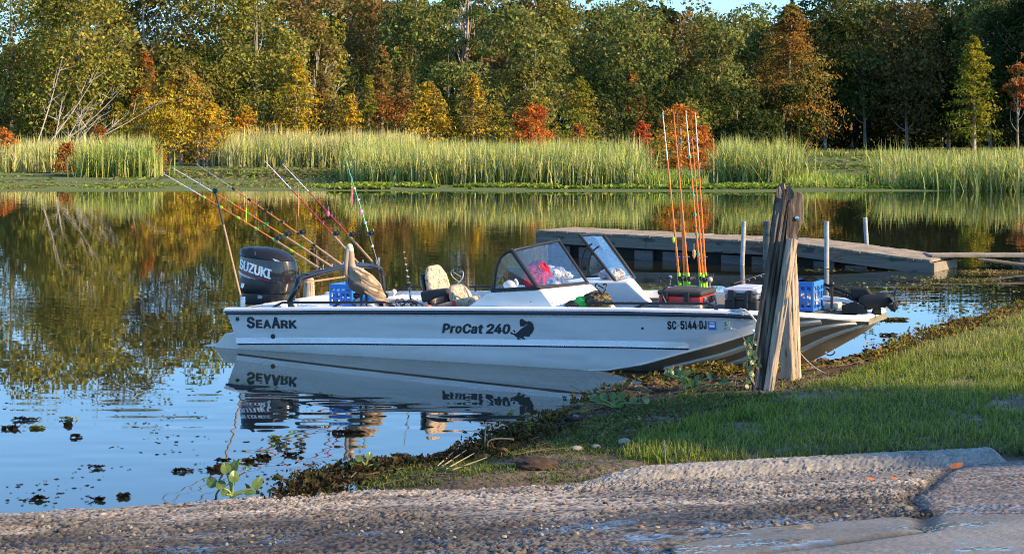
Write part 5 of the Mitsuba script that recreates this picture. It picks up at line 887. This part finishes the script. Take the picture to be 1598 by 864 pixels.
# fishing rods: blank in tapering lengths, cork or coloured grip, guides, reel
def rod(lb, cat_group, butt, tip, blank, grip, gl, r=.011, guides=7, reel=.30, tipm=None, reelc='m_black', off=(.03, -.03, -.02), wrap=None, loc=True):
    k = bthing('fishing_rod', lb, 'fishing rod', cat_group); butt, tip = np.array(butt, float), np.array(tip, float); d = tip - butt; L = np.linalg.norm(d); dn = d / L; sag = lambda s: np.array([0, 0, -.03 * L * s * s])
    P = lambda s: butt + d * s + sag(s)
    tm = tipm or blank; s1 = .72 if tipm else 1.0
    bt(k + '__blank', tube([P(s) for s in np.linspace(gl, s1, 10)], np.interp(np.linspace(gl, s1, 10), [0, 1], [r, r * .38]), 7), blank, smooth=True)
    if tipm: bt(k + '__tip', tube([P(s) for s in np.linspace(s1, 1, 6)], np.interp(np.linspace(s1, 1, 6), [0, 1], [r, r * .38]), 7), tipm, smooth=True)
    bt(k + '__grip', tube([P(-.02), P(0), P(gl * .5), P(gl)], [r * 1.1, r * 1.35, r * 1.2, r * 1.3], 9), grip, smooth=True)
    o = np.array(off)
    for s in np.linspace((reel or .2) + .12, .99, guides):
        c = P(s) + o * .55; e1 = unit(np.cross(dn, o)); e2 = unit(o); rr = .018 * (1.25 - .75 * s); bt(k + '__guide', tube([c + rr * (math.cos(a) * e1 + math.sin(a) * e2) for a in np.linspace(0, 2 * np.pi, 9)], .0032, 4, caps=False), 'm_steel')
    if wrap:
        for s in (.18 + .55 * i / 5 for i in range(6)): bt(k + '__wrap', tube([P(s - .008), P(s + .008)], r * 1.35, 7), wrap)
    if reel:
        c = P(reel) + o * 1.3; ax = unit(np.cross(dn, o)); bt(k + '__reel', cat([lathe([(0, .001), (.02, .027), (.18, .029), (.2, .02), (.8, .02), (.82, .029), (.98, .027), (1, .001)], c - ax * .042, c + ax * .042, 14), tube([c + ax * .042, c + ax * .07, c + ax * .07 + dn * .05], .006, 5)]), reelc, smooth=40); bt(k + '__reel_foot', tube([P(reel), c], .012, 6), 'm_steel')
    if loc:
        c = P(.0); return k
    return k
G1 = 'rods leaning back from the stern rack'
def rack_rod(lb, bx, by, tx, ty, blank, grip, tipm=None, wrap=None, reel=.27, r=.012):
    # the butt stands in the rack: find its place across the boat from where it was measured
    ts = np.linspace(-1.0, 1.0, 201); t_ = ts[np.argmin([abs(bp(bx, by, t)[0] - RU) for t in ts])]; b = bp(bx, by, t_); tip = bp(tx, ty, t_); rod(lb, None, b, tip, blank, grip, .30, r, 8, reel, tipm, wrap=wrap, off=(.02, 0, .035)); return b
racks = [rack_rod('orange rod nearest the stern, lowest of the three orange rods over the motor', 502, 421, 253, 260, 'm_orange', 'm_cork', 'm_rodwhite', 'm_lime'), rack_rod('orange rod between the two other orange rods over the motor', 516, 415, 269, 252, 'm_orange', 'm_cork', 'm_rodwhite', 'm_green'),
         rack_rod('orange rod highest of the three orange rods over the motor', 533, 413, 305, 246, 'm_orange', 'm_cork', 'm_tanplastic', 'm_black'), rack_rod('white and red rod directly left of the bird', 564, 416, 413, 244, 'm_rodred', 'm_cork', 'm_rodwhite', None), rack_rod('red rod with pink float leaning left above the bird', 588, 416, 441, 249, 'm_rodred', 'm_cork', 'm_rodwhite', None), rack_rod('green rod standing most upright of those in the stern rack', 590, 414, 540, 246, 'm_rodgreen', 'm_black', None, 'm_rodwhite')]
for b in racks:
    bt('fishing_boat__rod_holder', tube([(RU, b[1], .87), (RU - .03, b[1], .93)], .018, 8), 'm_black', smooth=True); bt('fishing_boat__rod_holder', tube([(RU, b[1] + .04, .87), (RU, b[1] + .04, .96)], .008, 6), 'm_steel', smooth=True)
def lure(lb, px, py, t, m, l_=.09, line=.25, r=.012):
    k = bthing('lure', lb, 'lure'); q = bp(px, py, t); bt(k + '__body', lathe([(0, .002), (.2, r), (.7, r * .9), (1, .002)], q, q - [0, 0, l_], 9), m, smooth=True); bt(k + '__line', tube([q, q + [0, 0, line]], .0012, 4), 'm_rodwhite')
lure('pink float hanging beside the red rod above the bird', 512, 329, .62, 'm_pink', .07, .06, .022); lure('lime green lure dangling under the middle orange rod', 384, 322, -.3, 'm_lime', .22, .2, .008); lure('orange lure dangling left of the white and red rods', 466, 300, .2, 'm_coral', .30, .1, .006); lure('pink lure dangling left of the upright green rod', 549, 291, .72, 'm_pink', .26, .1, .008); lure('lime lure tied to the leftmost upright bow rod', 1051, 369, -.1, 'm_lime', .07, .02, .018); lure('orange red spoon hanging among the upright bow rods', 1083, 388, -.1, 'm_coral', .11, .06, .020); lure('pink float low on the upright green rod', 563, 328, .8, 'm_pink', .06, .03, .015)
for lb, bx, by, tx, ty, tm, wr in [('leftmost of the upright orange bow rods', 1061, 446, 1034, 167, 'm_rodwhite', None), ('second from the left of the upright orange bow rods', 1075, 446, 1051, 166, None, None), ('third from the left of the upright orange bow rods, close behind the second', 1069, 446, 1057, 170, 'm_orange', None), ('upright orange bow rod with pale green wraps, tallest of them', 1094, 446, 1070, 164, 'm_rodwhite', 'm_rodgreen'), ('rightmost of the upright orange bow rods', 1102, 446, 1085, 167, 'm_rodwhite', None), ('thin orange bow rod just left of the rightmost one', 1098, 446, 1080, 205, 'm_orange', None)]:
    t_ = .05 + .25 * ((bx * 7) % 5) / 5; b, tip = bp(bx, by, t_), bp(tx, ty, t_ - .1); rod(lb, None, b, tip, 'm_orange', 'm_lime', .075, .0145, 6, .045, tm, 'm_dark', off=(.035, -.02, 0), wrap=wr); bt('fishing_boat__rod_tube', tube([(b[0], b[1], .62), b + [0, 0, -.02]], .026, 9), 'm_black', smooth=True)
for px, py, m, lb in ((1046, 432, 'm_rodwhite', 'round white reel knob left of the bow rods'), (1108, 436, 'm_tanplastic', 'round pale reel knob right of the bow rods')):
    k = bthing('float_ball', lb, 'float'); q = bp(px, py, .05); bt(k, cat([hullround([q], .022 if px < 1100 else .032), tube([q, q + [.0, 0, -.09]], .006, 5)]), m, smooth=30)
b, t_ = bp(642, 474, -.3), bp(630, 388, -.3); rod('short thin black and white rod leaning in the cockpit right of the bird', None, b, t_, 'm_black', 'm_black', .15, .008, 8, .06, None, 'm_steel', wrap='m_rodwhite')
b, t_ = bp(1172, 452, .3), bp(1128, 436, .3); b, t_ = bp(1140, 444, .35), bp(1196, 424, .35); rod('rod laid flat over the grey cooler, tip against the posts', None, b, t_, 'm_coral', 'm_black', .1, .007, 5, None, 'm_rodwhite')
# slim stern pole with a black cap
k = bthing('stern_pole', 'slim pale pole with a black cap leaning left at the stern corner', 'pole'); a, b = bp(379, 476, -1.05), bp(336, 297, -1.05)
bt(k + '__shaft', tube([a, b], [.013, .011], 8), 'm_cork', smooth=True); bt(k + '__sleeve', tube([b, b + (a - b) * .3], .014, 8), 'm_dark', smooth=True); bt(k + '__cap', hullround([b + [-.02, 0, .01], b + [.02, 0, .01], b + [-.01, 0, -.02], b + [.01, 0, -.02]], .016), 'm_black', smooth=40); bt(k + '__foot', tube([a + [0, 0, -.08], a + [0, 0, .10]], .028, 10), 'm_white', smooth=40)
# wooden stake standing in the water behind the motor
p = world(482, 433, 24.4); add('wooden_stake', tube([[p[0], 24.4, -.5], [p[0], 24.4, p[2] - .02], [p[0], 24.4, p[2]]], [.125, .07, .05], 12), 'm_palewood', smooth=40); say('wooden_stake', 'tapered sunlit wooden stake behind the motor', 'stake')
# coolers
def cooler(key, lb, p0, p1, t1, lidz, bands, lidm, latches, handle):
    k = bthing(key, lb, 'cooler'); z0 = .645; u0, u1, t0 = p0[0], p1[0], p0[1]; zt = p0[2]; zl = zt - lidz
    zs = [z0] + [z0 + (zl - z0) * f for f, _ in bands]
    for (f, m), a, b in zip(bands, zs[:-1], zs[1:]): bt(k + '__body', bevbox((u0, t0, a), (u1, t1, b), .022), m, smooth=35)
    bt(k + '__lid', bevbox((u0 - .012, t0 - .012, zl + .004), (u1 + .012, t1 + .012, zt), .028), lidm, smooth=35); bt(k + '__lid_panel', bevbox((u0 + .06, t0 + .05, zt - .004), (u1 - .06, t1 - .05, zt + .010), .006), lidm, smooth=35)
    for f in latches: u = u0 + (u1 - u0) * f; bt(k + '__latch', bevbox((u - .032, t0 - .034, zl - .07), (u + .032, t0 - .003, zl + .045), .008), 'm_black', smooth=35)
    for t_ in (t0 + .1, t1 - .1): bt(k + '__handle_mount', bevbox((u1 + .002, t_ - .03, zl - .06), (u1 + .03, t_ + .03, zl - .01), .008), handle, smooth=35)
    bt(k + '__handle', tube([(u1 + .03, t0 + .1, zl - .04), (u1 + .055, t0 + .13, zl - .12), (u1 + .055, t1 - .13, zl - .12), (u1 + .03, t1 - .1, zl - .04)], .011, 7), handle, smooth=True)
    return k
q0, q1 = bp(1027, 452, -.72), bp(1094, 452, -.72); cooler('cooler', 'red and beige cooler with dark lid in front of the upright rods', q0, q1, -.24, .055, [(.42, 'm_tanplastic'), (1, 'm_red')], 'm_dark', (.17, .68), 'm_tanplastic')
q0, q1 = bp(1130, 449, -.62), bp(1182, 449, -.62); k = cooler('cooler', 'blue grey cooler with pale lid between the red cooler and the posts', q0, q1, -.10, .06, [(.68, 'm_dark'), (1, 'm_coolgrey')], 'm_coollid', (.22, .78), 'm_grey')
bt(k + '__front_bracket', cat([bevbox((q0[0] + .10, -.66, .68), (q0[0] + .13, -.625, .86), .006), bevbox((q1[0] - .13, -.66, .68), (q1[0] - .10, -.625, .86), .006), bevbox((q0[0] + .10, -.66, .79), (q1[0] - .10, -.63, .82), .006)]), 'm_black')
# plastic crates with open lattice walls
def crate(lb, u0, u1, t0, t1, z0, z1, m, nu=5, nt=5, nz=4):
    k = bthing('crate', lb, 'crate'); w = .012
    for t_ in (t0, t1):
        bars = [box((u0, t_ - w / 2, z - w), (u1, t_ + w / 2, z + w)) for z in np.linspace(z0 + w, z1 - w, nz)] + [box((u - w, t_ - w / 2 + .001, z0), (u + w, t_ + w / 2 - .001, z1)) for u in np.linspace(u0 + w, u1 - w, nu)] + [box((u0, t_ - w * .8, z1 - .05), (u1, t_ + w * .8, z1))]
        bt(k + '__side', cat(bars), m)
    for u_ in (u0, u1):
        bars = [box((u_ - w / 2, t0, z - w + .001), (u_ + w / 2, t1, z + w - .001)) for z in np.linspace(z0 + w, z1 - w, nz)] + [box((u_ - w / 2 + .001, t - w, z0), (u_ + w / 2 - .001, t + w, z1)) for t in np.linspace(t0 + w, t1 - w, nt)] + [box((u_ - w * .8, t0, z1 - .051), (u_ + w * .8, t1, z1 - .001))]
        bt(k + '__end', cat(bars), m)
    bt(k + '__base', box((u0, t0, z0 - .006), (u1, t1, z0 + .004)), m); return k
def stuffing(key, lb, cat_, u0, u1, t0, t1, z0, z1, cols, n, r, seed):
    r_ = np.random.default_rng(seed); ms, cc = [], []
    for i in range(n):
        m = blob((r_.uniform(u0, u1), r_.uniform(t0, t1), r_.uniform(z0, z1)), r * r_.uniform(.6, 1.2), i + seed, .30, 1.5, 4, True, r_.uniform((.8, .8, .45), (1.6, 1.2, .8))); ms.append(m); cc.append(np.tile(cols[i % len(cols)], (len(m.vertices), 1)))
    k = bthing(key, lb, cat_); bt(k, cat(ms), 'm_cloth', smooth=True, color=np.vstack(cc)); return k
q0, q1 = bp(1240, 440, -.30), bp(1272, 440, -.30); crate('blue open lattice crate on the bow deck right of the posts', q0[0] - .05, q0[0] + .24, -.44, -.06, .665, q0[2] + .02, 'm_blue')
U0 = q0[0] - .05; stuffing('crate_contents', 'white and pale jumble inside the bow crate', 'bundle', U0 + .05, U0 + .2, -.38, -.12, .72, .84, [(.6, .6, .62), (.62, .45, .40), (.55, .60, .7)], 9, .065, 3)
stuffing('black_jacket', 'crumpled black bundle lying on top of the bow crate', 'jacket', U0 + .02, U0 + .20, -.28, -.04, .945, .955, [(.015, .015, .018)], 8, .042, 9)
for i in range(3):
    k = bthing('rope_coil', ('white rope loop hanging on the crate front, left one', 'white rope loop hanging on the crate front, middle one', 'white rope loop hanging on the crate front, right one')[i], 'rope'); c = np.array([U0 + .255, -.38 + .12 * i, .84]); bt(k, tube([c + [.012, .045 * math.cos(a), .085 * math.sin(a) - .01 * i] for a in np.linspace(0, 2 * np.pi, 22)], .009, 6), 'm_rope', smooth=True)
q0 = bp(526, 442, -.45); z1 = bp(526, 441, -.45)[2]; k = crate('blue open lattice crate standing at the stern left of the bird', q0[0], q0[0] + .30, -.62, -.26, .50, z1, 'm_blue')
stuffing('crate_contents', 'white odds and ends beside and inside the stern crate', 'bundle', q0[0] + .1, q0[0] + .62, -.72, -.35, .50, .63, [(.62, .64, .68), (.10, .30, .62), (.5, .52, .56), (.03, .03, .04)], 16, .055, 13)
q0 = bp(572, 462, -.5); k = bthing('cyan_box', 'cyan plastic box under the bird', 'box'); bt(k, bevbox((q0[0], -.6, .50), (q0[0] + .12, -.42, q0[2] + .03), .015), 'm_cyan', smooth=35)
# clothes piled on the console behind the windshield
k = bthing('red_bag', 'red cloth bag behind the near windshield', 'bag'); c = bp(832, 432, -.85); m = blob((c[0], -.72, .93), .165, 4, .20, 1.3, 5, True, (.85, .8, 1.0)); bt(k, m, 'm_cloth', smooth=True, color=np.tile((.42, .02, .05), (len(m.vertices), 1)))
stuffing('clothes_pile', 'heap of pale blue and white clothes behind the near windshield', 'clothes', 3.72, 4.02, -.72, -.38, .86, 1.0, [(.36, .41, .52), (.16, .24, .40), (.46, .48, .54), (.26, .28, .42)], 22, .075, 21)
stuffing('clothes_pile', 'white cloth under the far windshield', 'clothes', 4.1, 4.3, .45, .7, .86, .9, [(.45, .43, .45)], 4, .10, 33)
k = bthing('white_jug', 'small white jug behind the near side window', 'jug'); q = bp(796, 449, -.9); bt(k, cat([blob((q[0], -.9, .85), .065, 2, .08, 2, 3, squash=(1.2, .8, .9)), tube([(q[0] + .05, -.9, .83), (q[0] + .09, -.9, .87), (q[0] + .06, -.9, .92)], .014, 6, spline=8)]), 'm_white', smooth=True)
k = bthing('electronics_screen', 'dark blue screen standing behind the near side window', 'screen'); q = bp(806, 432, -.6); bt(k, bevbox((q[0] - .1, -.62, .83), (q[0] + .14, -.58, 1.03), .012), 'm_navy', smooth=35)
q = bp(908, 470, -1.0); k = bthing('green_cap', 'bright green cap lying on the gunwale in front of the near console', 'cap'); bt(k + '__crown', blob(q + [0, 0, -.01], .075, 6, .12, 1.5, 3, True, (1.15, .9, .85)), 'm_green', smooth=True); bt(k + '__brim', hullround([q + [-.06, -.06, -.05], q + [.03, -.09, -.06], q + [.04, -.02, -.05]], .008), 'm_green', smooth=30)
q = bp(898, 480, -1.0); k = bthing('dark_bundle', 'black bundle under the green cap', 'bundle'); bt(k, blob((q[0] - .0, -1.0, .66), .085, 8, .25, 2, 3, True, (1.3, .9, .7)), 'm_dark', smooth=True)
q = bp(932, 472, -.95); k = bthing('camo_bag', 'camouflage bag lying right of the green cap', 'bag'); bt(k, blob((q[0], -.95, .72), .125, 11, .22, 1.9, 4, True, (1.15, .9, .8)), 'm_camodark', smooth=True)
for px, py, m, lb, r in ((669, 480, 'm_coral', 'coral pink float in the cockpit left of the camouflage seats', .045), (693, 478, 'm_coral', 'coral pink float under the first camouflage seat', .042), (708, 473, 'm_redstripe', 'red knob between the two camouflage seats', .025)):
    k = bthing('cockpit_float', lb, 'float'); q = bp(px, py, -.75); bt(k, lathe([(0, .001), (.05, r * .8), (.2, r), (.8, r), (.95, r * .8), (1, .001)], q + [0, 0, -.09], q + [0, 0, .035], 14), m, smooth=40)
for px, py, lb, t_ in ((717, 446, 'forked wire rod holder standing behind the camouflage seats', .2), (941, 462, 'black forked rod holder in front of the near console', -1.0), (1041, 452, 'black forked rod holder at the left of the red cooler', -.85)):
    k = bthing('rod_holder', lb, 'rod holder'); q = bp(px, py, t_); s = 1.0 if px == 717 else .75
    bt(k, cat([tube([q + [0, 0, -.2 * s], q + [0, 0, .05 * s], q + [.03 * s, .02, .10 * s], q + [.02 * s, .05, .17 * s], q + [-.03 * s, .05, .16 * s]], .009, 6, spline=14), tube([q + [0, 0, .05 * s], q + [-.06 * s, -.02, .09 * s], q + [-.10 * s, -.03, .15 * s], q + [-.06 * s, -.05, .19 * s]], .008, 6, spline=14), tube([q + [.02 * s, 0, .11 * s], q + [-.08 * s, 0, .16 * s]], .007, 6)]), 'm_black' if px != 717 else 'm_grey', smooth=True)
k = bthing('landing_net', 'tangle of black mooring loops on the gunwale right of the bird', 'rope'); q = bp(632, 478, -.85); bt(k, cat([tube([q + [.22 * math.cos(a + i) * (1 - .2 * i), .06 * math.sin(2 * a), .055 * math.sin(a * (1 + .3 * i)) + .01 * i] for a in np.linspace(0, 2 * np.pi, 26)], .006, 5) for i in range(4)]), 'm_black', smooth=True)
q = bp(615, 455, 1.0); k = bthing('white_rope', 'short white rope hanging at the foot of the rack right of the bird', 'rope'); bt(k, cat([hullround([q], .035), tube([q, q + [.02, -.05, -.08], q + [.05, -.08, -.22], q + [.12, -.1, -.16], q + [.2, -.1, -.2]], .009, 6, spline=18)]), 'm_rope', smooth=True)
# mooring line from the cleat round the post, and the bow line lying to the bank
a = BW(*bp(1154, 489, -1.12)); k = 'mooring_line'; pw = np.array([2.42, 17.2, .58])
add(k, cat([tube([a + [-.04, 0, .02], a + [.03, -.03, .05], a + [.10, -.10, 0.0], (a * .4 + pw * .6) + [0, 0, -.03], pw], .010, 7, spline=26)]), 'm_rope', smooth=True); say(k, 'pale mooring rope running from the boat cleat to the split post', 'rope')
a, e = BW(*bp(1250, 552, -.55)), ground_pt(1310, 586, .08); add('bow_line', tube([a, (a + e) / 2 + [0, 0, -.06], e], .005, 6, spline=16), 'm_rope', smooth=True); say('bow_line', 'thin pale rope from the bow down to the weedy bank', 'rope')
for k in list(scene):     # every referenced material exists
    b_ = scene[k].get('bsdf') if isinstance(scene[k], dict) else None
    if isinstance(b_, dict) and b_.get('type') == 'ref' and b_['id'] not in scene: print('missing material', b_['id'], k)
